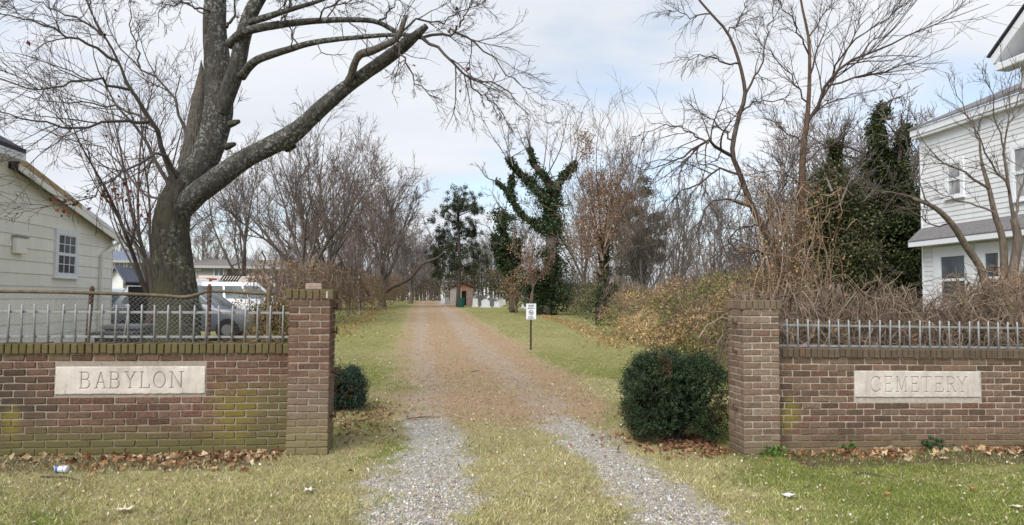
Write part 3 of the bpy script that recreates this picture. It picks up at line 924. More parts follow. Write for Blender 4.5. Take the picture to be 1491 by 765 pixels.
# ---- low steel railings standing on the walls
def galv(name, c):
    m, nt, b = mat_new(name, .55, .5)
    p = world_pos(nt)
    n1 = noise(nt, p, 18, 5, .7); n2 = noise(nt, p, 90, 3)
    cc = ramp(nt, n1, [(.3, tuple(x*.65 for x in c)), (.6, c), (.8, tuple(min(1, x*1.25) for x in c))])
    cc = mixc(nt, ramp(nt, n2, [(.58, 0.0), (.75, .6)]), cc, (.17, .12, .085))
    nt.links.new(cc, b.inputs['Base Color']); b.inputs['Metallic'].default_value = .25
    return m
M_galv = galv('weathered_galvanised_steel', (.36, .36, .37))
M_galv_d = galv('dull_steel', (.26, .26, .25))
def railing(label, x_from, x_to, ztop_a, zbase, spacing, tilt, height, bent=None):
    root = empty('railing', (x_from, YW + .105, zbase), label, 'railing', 'steel railings on the walls')
    sg = 1 if x_to > x_from else -1
    L = abs(x_to - x_from)
    mb = MB(); mb.cbox((x_from + sg*L/2, YW + .105, zbase + height*.80), (L, .012, .024)); mb.build('top_rail', M_galv_d, root, bevel=.003)
    mb = MB(); mb.cbox((x_from + sg*L/2, YW + .105, zbase + height*.16), (L, .012, .024)); mb.build('bottom_rail', M_galv_d, root, bevel=.003)
    pm = MB().tube([(0, 0, .002), (0, 0, height*.97), (0, 0, height)], [.0095, .0095, .005], 8)
    me = bpy.data.meshes.new('picket'); me.from_pydata([tuple(v) for v in pm.v], [], pm.f); me.materials.append(M_galv)
    for p_ in me.polygons: p_.use_smooth = len(p_.vertices) == 4
    n = int(L / spacing)
    r = random.Random(5)
    for i in range(n):
        o = bpy.data.objects.new('picket', me); col.objects.link(o); o.parent = root
        o.location = (sg * (spacing*.55 + i*spacing), -.013 + r.uniform(-.002, .002), r.uniform(-.002, .004))
        o.rotation_euler = (r.uniform(-.01, .01), r.uniform(-.012, .012) + .02*sg, r.uniform(0, 3))
        if bent is not None and i == bent:
            c = o.copy(); col.objects.link(c); c.location.x -= .055; c.location.y += .03; c.rotation_euler = (0, .12, 0); c['label'] = 'loose bent picket leaning sideways'
    root.rotation_euler.y = tilt
    return root
railing('weathered steel picket railing on top of the mossy left wall', xlp - .03, xlp - 3.9, 0, 1.064, .122, 0, .375, 12)
railing('weathered steel picket railing on top of the right wall before the vines', xrp + PW + .02, xrp + PW + 3.7, 0, .984, .118, RAD(.55), .345)

# ---- chain-link fence behind the left wall
YC = 8.7
M_oldpipe = plain('mossy_rusted_pipe', (.125, .10, .062), .85, .45, 14)
M_wire = plain('galvanised_wire', (.30, .30, .29), .5, .2, 10, .3)
cl = empty('chain_link_fence', (at(305, 500, YC).x, YC, gzf(-3, YC)), 'rusty chain link fence with sagging top pipe around the big tree', 'fence')
rail_px = [(-150, 422), (-60, 423.5), (0, 424.5), (80, 425.5), (134, 427), (200, 429), (240, 431), (268, 433), (288, 429), (305, 424), (360, 426.5), (397, 428.5)]
rp = [at(x, y, YC + (.04 if x > 300 else 0)) for x, y in rail_px]
mb = MB(); P_ = resample(rp, 50); mb.tube([tuple(p) for p in P_], .0195, 8); mb.build('top_rail', M_oldpipe, cl, smooth=True)
for px, lean, m in ((-110, 0, M_oldpipe), (134, 3, M_rust), (305, 0, M_rust), (392, 0, M_oldpipe)):
    t = at(px, np.interp(px, [q[0] for q in rail_px], [q[1] for q in rail_px]) - 6, YC + .035)
    b_ = Vector((t.x - lean * .03, t.y, gzf(t.x, YC) - .05))
    mb = MB(); mb.tube([b_, t], .026, 10); mb.tube([t, t + Vector((0, 0, .035))], [.030, .012], 10); mb.build('post', m, cl, smooth=False)
xa, xb = rp[0].x, at(305, 430, YC).x
pitch = .054
N_ = int((xb - xa) / pitch)
zlo = gzf(-3, YC) + .05
Ps = []
Kz = 54
for i in range(N_ + 1):
    x = xa + i * pitch
    ztop = np.interp(x, P_[:, 0], P_[:, 2]) - .03
    zz = np.linspace(zlo, ztop, Kz)
    k = np.arange(Kz)
    Ps.append(np.stack([x + (k % 2) * pitch, YC - .022 + .004 * (k % 2), zz], 1))
    Ps[-1][:, 1] += .01 * np.sin(x * 3 + zz * 2)
Ps = np.array(Ps)
V, Fq = tube_arrays(Ps, np.full(Ps.shape[:2], .0031), 3)
wm = np_mesh('wire_mesh', V - np.array(cl.location), [Fq])
o = link('wire_mesh', wm, cl, (0, 0, 0), M_wire); o['kind'] = 'stuff'

# ================================================================== GROUND COVER
def scatter_px(rng, n, y0, y1, x0=-60, x1=1550, power=1.0):
    """random ground points, spread evenly over the strip of ground between two distances as seen from the gate"""
    ya, yb = gp(745, y1).y, gp(745, y0).y
    Yv = 1 / rng.uniform(1 / yb, 1 / ya, n)
    ang = np.arctan((rng.uniform(x0, x1, n) - CX) / F_PX) + YAW
    return np.tan(ang) * Yv, Yv
def grass_obj():
    rng = np.random.default_rng(21)
    chunks = []
    for n, y0, y1, wide, tall in ((230000, 560, 775, 1.0, 1.0), (90000, 488, 575, 2.0, 1.1), (40000, 446, 492, 5.0, 1.4)):
        X, Y = scatter_px(rng, n, y0, y1)
        g, b, gr_, st = masks(X, Y)
        dens = (1 - .96 * g) * (1 - .72 * b) * (1 - .5 * st)
        wallin = ((X < xlp + .41) | (X > xrp)) & (Y > YP - .01) & (Y < YW + .24)
        bare = ((X < -5.8) & (Y > 16)) | ((X < -3.6) & (Y > 22))
        k = (rng.random(n) < dens) & ~wallin & ~bare
        X, Y, gr_ = X[k], Y[k], gr_[k]
        n = len(X)
        tuft = fbm(X, Y, 6.0)
        h = tall * rng.uniform(.016, .042, n) * (.35 + 1.35 * tuft)
        w = wide * rng.uniform(.0022, .0048, n)
        lean = rng.normal(0, .75, (n, 2)); az = rng.uniform(0, 6.28, n)
        lying = rng.random(n) < .35                      # thatch lying flat
        lean[lying] *= 2.2; hh = np.where(lying, h * .35, h)
        Z = gz(X, Y) + (fbm(X, Y, 1.1) - .5) * .03 * (Y < 20) - .004
        B = np.stack([X, Y, Z], 1)
        dx = np.stack([np.cos(az), np.sin(az), np.zeros(n)], 1) * w[:, None]
        T = B + np.concatenate([lean * h[:, None], hh[:, None]], 1)
        V = np.stack([B - dx, B + dx, T], 1).reshape(-1, 3)
        Ft = np.arange(3 * n).reshape(-1, 3)
        isg = rng.random(n) < np.clip(gr_ * .9 - .04 + (tuft - .5) * .5, .06, .85)
        ng = isg.sum()
        c = pick(rng, [(.36, .325, .15), (.46, .41, .215), (.30, .265, .11), (.52, .47, .28), (.31, .32, .105)], n)
        c[isg] = pick(rng, [(.16, .20, .036), (.22, .26, .055), (.12, .165, .032), (.27, .295, .08)], ng)
        c *= rng.uniform(.8, 1.3, (n, 1)) * (.72 + .6 * fbm(X + 31, Y + 17, 2.6))[:, None]
        chunks.append((V, Ft, np.repeat(c, 3, 0)))
    o = leaves_obj('grass', chunks, None, M_grass, (0, 0, 0))
    tag(o, 'short dry winter grass with green patches on both sides of the lane', 'grass', kind='stuff')
grass_obj()

def stones_obj():
    rng = np.random.default_rng(22)
    X, Y = scatter_px(rng, 90000, 570, 780, 300, 1250)
    g, b, _, _ = masks(X, Y)
    k = rng.random(len(X)) < np.clip(g * 1.1 - .08, 0.012, .8) * (.4 + 1.0 * fbm(X + 2, Y + 6, 1.9))
    X, Y = X[k][:26000], Y[k][:26000]
    n = len(X)
    s = rng.gamma(1.8, .0032, n) + .003
    s = np.minimum(s, .022)
    Z = gz(X, Y) + (fbm(X, Y, 1.1) - .5) * .03 - .012 + s * .15
    oct_ = np.array([[1,0,0],[0,1,0],[-1,0,0],[0,-1,0],[0,0,1],[0,0,-1]], float)
    V = oct_[None] * (s[:, None, None] * rng.uniform(.6, 1.25, (n, 6, 1))) * np.array([1, 1, .6])
    a = rng.uniform(0, 6.28, n); ca, sa = np.cos(a)[:, None], np.sin(a)[:, None]
    V = np.stack([V[..., 0]*ca - V[..., 1]*sa, V[..., 0]*sa + V[..., 1]*ca, V[..., 2]], -1)
    V += np.stack([X, Y, Z], 1)[:, None]
    f = np.array([[0,1,4],[1,2,4],[2,3,4],[3,0,4],[1,0,5],[2,1,5],[3,2,5],[0,3,5]])
    Ft = ((np.arange(n) * 6)[:, None, None] + f[None]).reshape(-1, 3)
    c = pick(rng, [(.38, .355, .32), (.46, .435, .40), (.28, .255, .23), (.56, .535, .50), (.38, .32, .25), (.20, .18, .16)], n)
    o = leaves_obj('gravel', [(V.reshape(-1, 3), Ft, np.repeat(c, 6, 0))], None, M_stone, (0, 0, 0))
    tag(o, 'pale grey gravel in the two wheel tracks through the gate', 'gravel', kind='stuff')
stones_obj()

LEAFBROWN = [(.24, .13, .06), (.33, .20, .10), (.17, .085, .045), (.40, .28, .16), (.28, .12, .06), (.46, .36, .24)]
def litter_obj(name, label, X, Y, size, pal, seed, flat=.55, lift=.012, var=.3):
    rng = np.random.default_rng(seed)
    n = len(X)
    Z = gz(X, Y) + (fbm(X, Y, 1.1) - .5) * .03 * (Y < 20) + lift + rng.uniform(0, lift, n)
    V, Ft, C = leaf_arrays(rng, np.stack([X, Y, Z], 1), size, pick(rng, pal, n), .65, flat, None, .45, var)
    o = leaves_obj(name, [(V, Ft, C)], None, M_dead, (0, 0, 0))
    return tag(o, label, 'leaves', kind='stuff')
rng = np.random.default_rng(31)
n = 170
X = np.r_[rng.uniform(xlp - 3.9, xlp - .02, n), rng.normal(xlp - 1.0, .55, 260), rng.normal(xlp - .5, .3, 90)]
Y = YW - .04 - np.abs(rng.normal(0, .28, len(X)))
k = X < xlp + .0
litter_obj('leaf_litter', 'brown fallen leaves heaped along the foot of the left wall', X[k], Y[k], rng.uniform(.035, .085, k.sum()), LEAFBROWN, 1, .4, .02)
n = 190
X = np.r_[rng.uniform(xrp + PW, xrp + PW + 3.6, n), rng.normal(xrp + PW + 1.05, .17, 120), rng.normal(xrp + PW + 2.6, .25, 60)]
Y = YW - .04 - np.abs(rng.normal(0, .17, len(X)))
litter_obj('leaf_litter', 'brown fallen leaves scattered along the foot of the right wall', X, Y, rng.uniform(.035, .095, len(X)), LEAFBROWN + [(.5, .36, .2)], 2, .4, .02)
n = 900
X = rng.normal(xrp - .30, .38, n); Y = rng.normal(7.85, .32, n); k = (Y > 7.0) & ~((X > xrp - .02) & (Y > YP - .02))
litter_obj('leaf_litter', 'red brown leaf litter under the clipped yew', X[k], Y[k], .055, [(.17, .075, .045), (.25, .12, .07), (.33, .2, .11)], 3, .5)
n = 420
X = rng.normal(xlp + .55, .26, n); Y = rng.normal(9.2, .8, n); k = ~((X < xlp + .42) & (Y < 7.7))
litter_obj('leaf_litter', 'red brown leaf litter below the small dark shrub', X[k], Y[k], .05, [(.18, .08, .05), (.28, .15, .09), (.36, .25, .15)], 4, .6)
X, Y = scatter_px(rng, 42000, 441, 625)
g, b, _, _ = masks(X, Y)
k = rng.random(len(X)) < np.clip(b - .15, 0, 1) * .8
X, Y = X[k], Y[k]
litter_obj('leaf_litter', 'fine rust brown leaf litter strewn over the dirt lane', X, Y, .016 + .0011 * Y, [(.30, .19, .115), (.38, .27, .17), (.22, .13, .08), (.46, .36, .25), (.33, .18, .11)], 5, .75, .006)
X, Y = scatter_px(rng, 5200, 446, 775)
litter_obj('leaf_litter', 'pale curled leaf scraps dotted over the lawn', X, Y, .016 + .0022 * Y * rng.uniform(.4, 1, len(X)), [(.50, .43, .30), (.58, .53, .42), (.34, .22, .12), (.42, .34, .2)], 6, .5, .014)
# orange drift along the left hedge and under the right hedge
X = np.r_[rng.uniform(0, 1, 900)]; Yh = rng.uniform(24, 70, 900)
Xl = LN_L(Yh) - np.abs(rng.normal(2.6, .6, 900))
litter_obj('leaf_litter', 'orange brown leaf drift along the foot of the left hedge', Xl, Yh, .10, [(.42, .24, .09), (.5, .34, .14), (.3, .16, .07)], 7, .5, .03)
t_ = rng.uniform(0, 1, 1500)
Yh = 22 + 36 * t_; Xl = np.interp(Yh, [14, 26, 37, 60], [4.6, 6.3, 7.3, 8.0]) + rng.normal(.1, .32, 1500)
litter_obj('leaf_litter', 'tan leaf litter below the ivy hedge on the right', Xl, Yh, .09, [(.42, .24, .09), (.44, .32, .18), (.3, .18, .09)], 8, .5, .03)

# a few large leaves that can be told apart, and a crushed can
def maple_leaf(px, py, size, c, label, seed):
    r = random.Random(seed); p = gp(px, py)
    mb = MB(); vs = [Vector((0, 0, .012))]; n = 15
    for i in range(n):
        a = 2*math.pi*i/n; rr = size * (1.0 if i % 3 == 0 else .52 if i % 3 == 1 else .60) * r.uniform(.85, 1.1) * .5
        vs.append(Vector((math.cos(a)*rr, math.sin(a)*rr, .012 + r.uniform(0, .35)*rr)))
    fs = [(0, 1 + i, 1 + (i+1) % n) for i in range(n)]
    nv = len(vs); vs2 = [v - Vector((0, 0, .0015)) for v in vs]
    mb.add(vs + vs2, fs + [tuple(nv + i for i in f[::-1]) for f in fs])
    mb.bar((0, 0, .01), (size*.55, size*.12, .004), .003)
    o = mb.build('fallen_leaf', plain('dry_leaf', c, .8, .25, 40), None)
    o.location = (p.x, p.y, p.z + .012); o.rotation_euler.z = r.uniform(0, 6)
    tag(o, label, 'leaf', 'large fallen leaves')
for a in ((450, 718, .10, (.62, .58, .52), 'whitish curled leaf on the straw grass below the left pillar', 1),
          (182, 747, .13, (.56, .48, .36), 'cream fallen leaf on the grass at the lower left', 2),
          (132, 696, .085, (.42, .22, .10), 'orange brown leaf on the grass just right of the crushed can', 3),
          (312, 686, .12, (.46, .27, .14), 'large tan leaf in front of the leaf heap by the left wall', 4),
          (1146, 726, .13, (.62, .60, .62), 'pale grey torn leaf at the lane edge below the right pillar', 5),
          (1375, 672, .12, (.50, .36, .22), 'large tan leaf on the grass below the lettered right stone', 6),
          (1416, 716, .07, (.42, .17, .08), 'small rust red leaf on the green grass at lower right', 7),
          (1292, 724, .07, (.45, .2, .10), 'small orange leaf on green grass, leftmost of the two bright ones', 8),
          (1480, 742, .10, (.62, .56, .44), 'cream leaf on the grass at the lower right corner', 9)):
    maple_leaf(*a)
p = gp(90, 690)
cn = empty('drink_can', (p.x, p.y, p.z), 'crushed blue and white drink can lying by the left wall', 'can')
ax = Vector((.93, -.3, 0.05)); up_ = Vector((0, 0, .034))
mb = MB(); c0 = p + up_; prof = [(-.058, .024), (-.05, .031), (-.02, .031), (0, .026), (.02, .031), (.05, .032), (.058, .025)]
mb.tube([c0 + ax*d for d, _ in prof], [r for _, r in prof], 14); mb.build('can_body', plain('white_can_paint', (.72, .74, .78), .35, .12, 30, .3, .5), cn, smooth=True)
mb = MB(); mb.tube([c0 + ax*-.046, c0 + ax*-.019], .0318, 14, False); mb.build('blue_band', plain('blue_can_paint', (.05, .13, .36), .35, .2, 30, .2, .5), cn, smooth=True)
mb = MB(); mb.tube([c0 + ax*.028, c0 + ax*.036], .0318, 14, False); mb.build('blue_band', MATS['blue_can_paint'], cn, smooth=True)
# sticks on the grass
for i, (a, b, lab) in enumerate((((60, 697), (118, 703), 'grey stick on the grass by the crushed can'), ((1242, 690), (1302, 700), 'thin pale stick on the green grass before the right wall'),
        ((592, 612), (640, 609), 'short twig lying across the start of the left gravel track'), ((686, 543), (700, 541), 'pale chip of wood on the brown lane'))):
    A, B = gp(*a), gp(*b); m_ = (A + B) / 2 + Vector((.01, .03, .004))
    mb = MB(); mb.tube([A + Vector((0, 0, .012)), m_ + Vector((0, 0, .016)), B + Vector((0, 0, .01))], [.008, .0065, .003], 6)
    tag(mb.build('fallen_stick', M_deadwood, None, A), lab, 'stick', 'sticks on the ground')
# weeds against the right wall
def weed(px, py, n, h, pal, label, seed):
    rng = np.random.default_rng(seed); p = gp(px, py); o = np.array(p)
    r = empty('weed', p, label, 'plant', 'weeds at the foot of the right wall')
    P = np.zeros((n, 4, 3)); d = nrm(rng.normal(size=(n, 3)) * [1, .6, 0] + [0, 0, 1.1])
    P[:, 0] = o + rng.normal(0, .03, (n, 3)) * [1, .5, 0]
    for k in range(1, 4):
        d = nrm(d + rng.normal(0, .2, (n, 3)) - [0, 0, .12]); P[:, k] = P[:, k-1] + d * h * rng.uniform(.25, .42, (n, 1))
    link('stem', twig_mesh('stem', [(P, np.full((n, 4), .0025), 3)], o, rng, pal[0], pal[0]), r, (0, 0, 0), M_twig)
    pts = (P[:, 1:] + rng.normal(0, .012, (n, 3, 3))).reshape(-1, 3); pts = np.concatenate([pts, pts + rng.normal(0, .02, pts.shape)])
    pts[:, 1] = np.minimum(pts[:, 1], YP - .015 if px < 1142 else YW - .015)
    leaves_obj('foliage', [leaf_arrays(rng, pts, .045, pick(rng, pal, len(pts)), .6, .3)], r, M_leaf, o)
weed(1354, 656, 14, .16, [(.04, .08, .03), (.06, .11, .045)], 'small dark green weed at the wall right of the leaf pile', 1)
weed(1122, 664, 20, .10, [(.10, .19, .035), (.13, .22, .05)], 'bright green tuft at the foot of the right pillar', 2)
weed(1236, 658, 12, .09, [(.09, .17, .04), (.12, .2, .05)], 'low green tuft left of the leaf pile by the right wall', 3)

# ================================================================== THE BIG MAPLE BEHIND THE LEFT WALL
YT = 9.9
def big_maple():
    rng = np.random.default_rng(101)
    b = ground_at(259, YT)
    root = empty('maple_tree', b, 'large leaning maple with lichen covered trunk behind the left wall', 'tree')
    o = np.array(b)
    mp = YT / F_PX * .83
    def line(px, dy=0.0, y0=0.0):
        n = len(px)
        return [at(x, y, YT + y0 + dy * i / max(1, n - 1)) for i, (x, y) in enumerate(px)]
    def W(ws): return [w * mp / 2 for w in ws]
    tr = line([(262, 600), (259, 545), (258, 490), (257, 436), (252, 381), (249, 335), (253, 304), (262, 276), (274, 256)])
    tr[0].z = b.z - .1
    stem_obj('trunk', tr, W([100, 82, 75, 71, 68, 63, 60, 54, 34]), root, M_maple_low, o, 220, 72, rng, .006, .014)
    limbs = []
    def limb(px, ws, dy=0, y0=0, mat=M_maple, S=12, name='limb', lump=.05, K=26):
        big = S >= 14 or name == 'dead_stub'
        ob, P, R = stem_obj(name, line(px, dy, y0), W(ws), root, mat, o, 180 if big else 50, 48 if big else S, rng, .008 if big else .03, .010 if big else .003)
        limbs.append((P, R)); return ob
    limb([(250, 345), (258, 300), (270, 268), (292, 240), (306, 210), (316, 175), (319, 150), (317, 115), (315, 78), (313, 39), (314, 0), (318, -60), (330, -140)], [40, 47, 50, 48, 48, 47, 45, 41, 38, 34, 33, 28, 20], .3, S=18)
    limb([(322, 165), (334, 130), (344, 100), (354, 52), (365, 20), (378, -5), (400, -40), (440, -90)], [26, 27, 26, 25, 24, 22, 18, 12], -.4, .05, S=14)
    limb([(254, 326), (274, 294), (306, 268), (359, 231), (418, 200), (440, 184), (469, 157), (508, 124), (551, 94), (582, 71), (602, 55), (621, 38)], [24, 38, 36, 33, 31, 33, 27, 25, 22, 20, 18, 10], -1.1, S=16)
    limb([(268, 268), (276, 235), (283, 200), (288, 165), (291, 135), (293, 108), (293, 88)], [24, 31, 32, 30, 26, 15, 3], .35, .16, M_deadwood, 12, 'dead_stub', .09)
    limb([(505, 122), (512, 108), (516, 94), (524, 80), (540, 75), (560, 66), (578, 55), (592, 24)], [12, 12, 11, 13, 11, 10, 8, 4], -.5, -.78, M_deadwood, 8)
    limb([(333, 66), (346, 53), (359, 45), (402, 37), (457, 31), (520, 29), (551, 33), (582, 49), (614, 55)], [16, 14, 13, 11, 10, 9, 8, 8, 7], -.9, -.1, M_maple, 10)
    limb([(352, 112), (362, 98), (378, 86), (418, 73), (453, 63), (496, 57), (551, 52), (580, 51)], [15, 13, 12, 10, 9, 8, 7, 6], -1.1, -.1, M_maple, 10)
    limb([(365, 32), (385, 26), (410, 18), (457, 4), (500, -10)], [12, 10, 8, 6, 4], -.9, -.2, M_maple, 8)
    for px, py in ((343, 210), (349, 177), (431, 213)):                     # cut branch stubs
        A = at(px - 14, py + 4, YT - .1); B = at(px - 1, py, YT - .2)
        mb = MB(); mb.tube([A, (A+B)/2, B], [.05, .042, .026], 10); mb.build('branch_stub', M_maple_low, root, smooth=False)
    # fine limbs: pixel course, width at the start, depth change
    fine = [
     ([(266, 282), (249, 251), (238, 218), (227, 188), (214, 165), (188, 129), (173, 90), (153, 51), (125, 0), (110, -40)], 11, -1.2),
     ([(250, 290), (236, 256), (220, 220), (196, 184), (169, 153), (153, 129), (141, 90), (128, 40)], 8, .9),
     ([(188, 131), (160, 122), (130, 120), (78, 130), (40, 128), (0, 118), (-40, 100)], 5, -1.3),
     ([(216, 178), (172, 177), (118, 182), (59, 180), (20, 170), (-20, 152)], 5.5, -1.8),
     ([(172, 90), (133, 67), (94, 47), (59, 35), (0, 18), (-40, 10)], 5, -1.0),
     ([(280, 222), (272, 200), (262, 172), (255, 149), (235, 122), (204, 98), (172, 67), (160, 39), (149, 0)], 6.5, .8),
     ([(262, 262), (239, 228), (212, 231), (184, 251), (149, 274), (120, 294), (95, 300), (58, 303)], 5.5, -1.6),
     ([(250, 312), (229, 292), (204, 280), (180, 251), (157, 216), (125, 204), (95, 205)], 5, .7),
     ([(227, 188), (190, 160), (140, 150), (80, 150), (10, 130)], 4.5, 1.2),
     ([(153, 51), (120, 30), (70, 10), (20, -15)], 4, .8),
     ([(204, 98), (196, 60), (190, 20), (192, -20)], 3.5, .4),
     ([(614, 55), (641, 75), (684, 114), (712, 118), (751, 145), (772, 168)], 5.5, -.6),
     ([(614, 55), (653, 47), (669, 51), (712, 78), (743, 114), (772, 130)], 5, .5),
     ([(653, 48), (665, 40), (678, 24), (688, -5)], 5, -.2),
     ([(578, 52), (584, 80), (598, 106), (614, 125), (637, 143)], 4, -.3),
     ([(582, 49), (610, 30), (640, 34), (660, 20), (700, 5)], 4, .4),
     ([(551, 33), (570, 10), (590, -10)], 4, .2),
     ([(402, 37), (420, 10), (430, -20)], 4, .3),
     ([(457, 31), (480, 10), (540, -5)], 3.5, -.5),
     ([(314, 18), (280, 8), (250, 0), (220, -15)], 4.5, -.7),
     ([(296, 20), (270, 5), (235, 12), (230, 40)], 3, .5),
     ([(430, 70), (425, 45), (412, 20), (418, -10)], 3, .3),
     ([(330, 40), (342, 20), (335, -20)], 6, .2),
     ([(684, 114), (690, 130), (720, 150), (735, 175)], 2.5, .2),
    ]
    y_of = {0: 0}
    Ps, Rs = [], []
    K = 14
    off = [(-.05), .1, -.5, -.5, -.75, .2, -.1, .15, -.4, -1.0, .5, -1.05, -1.05, -1.1, -1.15, -1.1, -.95, -.45, -.6, .15, .2, -.6, .1, -1.2]
    for (px, w, dy), y0 in zip(fine, off):
        n = len(px)
        P = resample([at(x, y, YT + y0 + dy * i / (n - 1)) for i, (x, y) in enumerate(px)], K)
        Ps.append(P); Rs.append(.0045 + (w * mp / 2 - .0045) * np.linspace(1, 0, K) ** 1.25)
    P1, R1 = np.array(Ps), np.array(Rs)
    P1[:, 1:-1] += rng.normal(0, .018, P1[:, 1:-1].shape)
    lv = [(P1, R1, 7)]
    P2, R2 = kids(rng, P1, R1, 10, .18, 1, (.22, .55), .62, .0, .13, 9, .6, .3, .004, .35)
    P3, R3 = kids(rng, P2, R2, 6, .15, 1, (.3, .65), .62, .0, .13, 7, .65, .4, .0032, .3)
    P4, R4 = kids(rng, P3, R3, 3, .2, 1, (.35, .75), .55, .02, .12, 5, .7, .5, .0027, .2)
    # some sprays from the thicker limbs
    Pl = np.array([resample(P, K) for P, R in limbs]); Rl = np.array([lerp_r(R, K) for P, R in limbs])
    keep = [4, 5, 6, 7]
    P5, R5 = kids(rng, Pl[keep], Rl[keep], 7, .3, 1, None, .9, .05, .18, 7, .4, .35, .004, .3, (.35, .9))
    P6, R6 = kids(rng, P5, R5, 6, .2, 1, (.3, .6), .75, .02, .17, 5, .65, .45, .003, .3)
    lv += [(P2, R2, 4), (P5, R5, 4), (P3, R3, 3), (P6, R6, 3), (P4, R4, 3)]
    link('crown', twig_mesh('crown', lv, o, rng, (.072, .06, .052), (.070, .052, .048)), root, (0, 0, 0), M_twig)
    # red brown leaves still hanging on the lowest spray, a few elsewhere
    sel = np.array([at(x, y, YT + dy) for x, y, dy in ((125, 290, -1.2), (140, 282, -1.0), (155, 275, -.9), (172, 280, -.6), (186, 292, -.4), (200, 305, -.3), (211, 315, -.2), (85, 292, -1.3), (90, 308, -1.3), (100, 295, -1.3), (178, 296, -.5), (150, 290, -.9), (192, 280, -.3))])
    pts = np.repeat(sel, 7, 0) + rng.normal(0, .06, (len(sel)*7, 3))
    few = P4[rng.choice(len(P4), 26), -1]
    pts = np.concatenate([pts, few])
    leaves_obj('dead_leaves', [leaf_arrays(rng, pts, .055, pick(rng, [(.13, .035, .03), (.19, .055, .04), (.10, .04, .03)], len(pts)), .7, .1)], root, M_dead, o)
    nest = at(469, 196, YT + 0)
big_maple()

# ================================================================== OTHER TREES
GREY0, GREY1 = (.105, .09, .078), (.13, .10, .088)
# slim many-stemmed sapling between the cream house and the maple
b = ground_at(222, 15.0)
bare_tree('sapling_tree', 'slim bare sapling between the cream house and the big maple', b, 6.3, 5, .42, .09, .22, 6, 9, 6, 3, bark=M_bark_dk, c0=(.11, .09, .075), c1=(.13, .09, .08), rmin=.0055)
# tree leaning behind the left pillar
b = ground_at(446, 38)
bare_tree('bare_tree', 'spreading bare tree rising behind the left pillar and parked cars', b, 11.6, 8, .85, .21, .20, 8, 10, 8, 4, c0=(.11, .09, .075), c1=(.125, .095, .082), rmin=.011, up=.09, lean=(-.05, 0))
b = ground_at(476, 46)
bare_tree('bare_tree', 'upright grey bare tree just right of the spreading one by the pillar', b, 13.4, 12, .75, .22, .22, 7, 10, 8, 4, c0=GREY0, c1=GREY1, rmin=.012, up=.12)
b = ground_at(352, 48)
bare_tree('bare_tree', 'tall thin bare tree behind the parked cars', b, 12.2, 14, .55, .16, .22, 6, 9, 7, 4, c0=GREY0, c1=GREY1, rmin=.012, up=.12)
b = ground_at(402, 34)
bare_tree('bare_shrub', 'low reddish bare shrub in front of the long low building', b, 3.2, 16, .8, .06, .12, 8, 8, 6, 0, group='bare shrubs', c0=(.13, .085, .07), c1=(.15, .09, .075), rmin=.012)
b = ground_at(556, 72)
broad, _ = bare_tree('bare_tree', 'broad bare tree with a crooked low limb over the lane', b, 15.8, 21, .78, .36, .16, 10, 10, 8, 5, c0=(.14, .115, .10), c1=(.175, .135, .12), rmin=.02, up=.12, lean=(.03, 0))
b = ground_at(522, 62)
bare_tree('bare_tree', 'dense brownish bare tree left of the broad one by the hedge', b, 11.0, 23, .65, .22, .15, 7, 8, 7, 3, c0=(.13, .105, .09), c1=(.17, .13, .11), rmin=.018, up=.1)
b = ground_at(598, 92)
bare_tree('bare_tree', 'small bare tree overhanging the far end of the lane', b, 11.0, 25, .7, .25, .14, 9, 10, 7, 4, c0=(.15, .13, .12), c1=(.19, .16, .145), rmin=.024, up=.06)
# crooked low limb reaching right over the lane
lr = broad
stem_obj('limb', [at(x, y, 72) for x, y in ((560, 424), (572, 417), (583, 413), (598, 404), (606, 394), (616, 384), (634, 377), (646, 368))], [.26, .24, .2, .2, .18, .14, .1, .04], lr, M_bark_dk, np.array(lr.location), 20, 8, np.random.default_rng(3), .05)

# ---- needle and ivy foliage
def clump_points(rng, centres, radii, n_each, shell=.55, squash=(1, 1, .8)):
    out = []
    for c, r, n in zip(centres, radii, n_each):
        d = nrm(rng.normal(size=(n, 3))); q = rng.uniform(shell, 1, (n, 1)) ** .6
        out.append(np.array(c) + d * q * r * np.array(squash) * rng.uniform(.8, 1.15, (n, 1)))
    return np.concatenate(out)

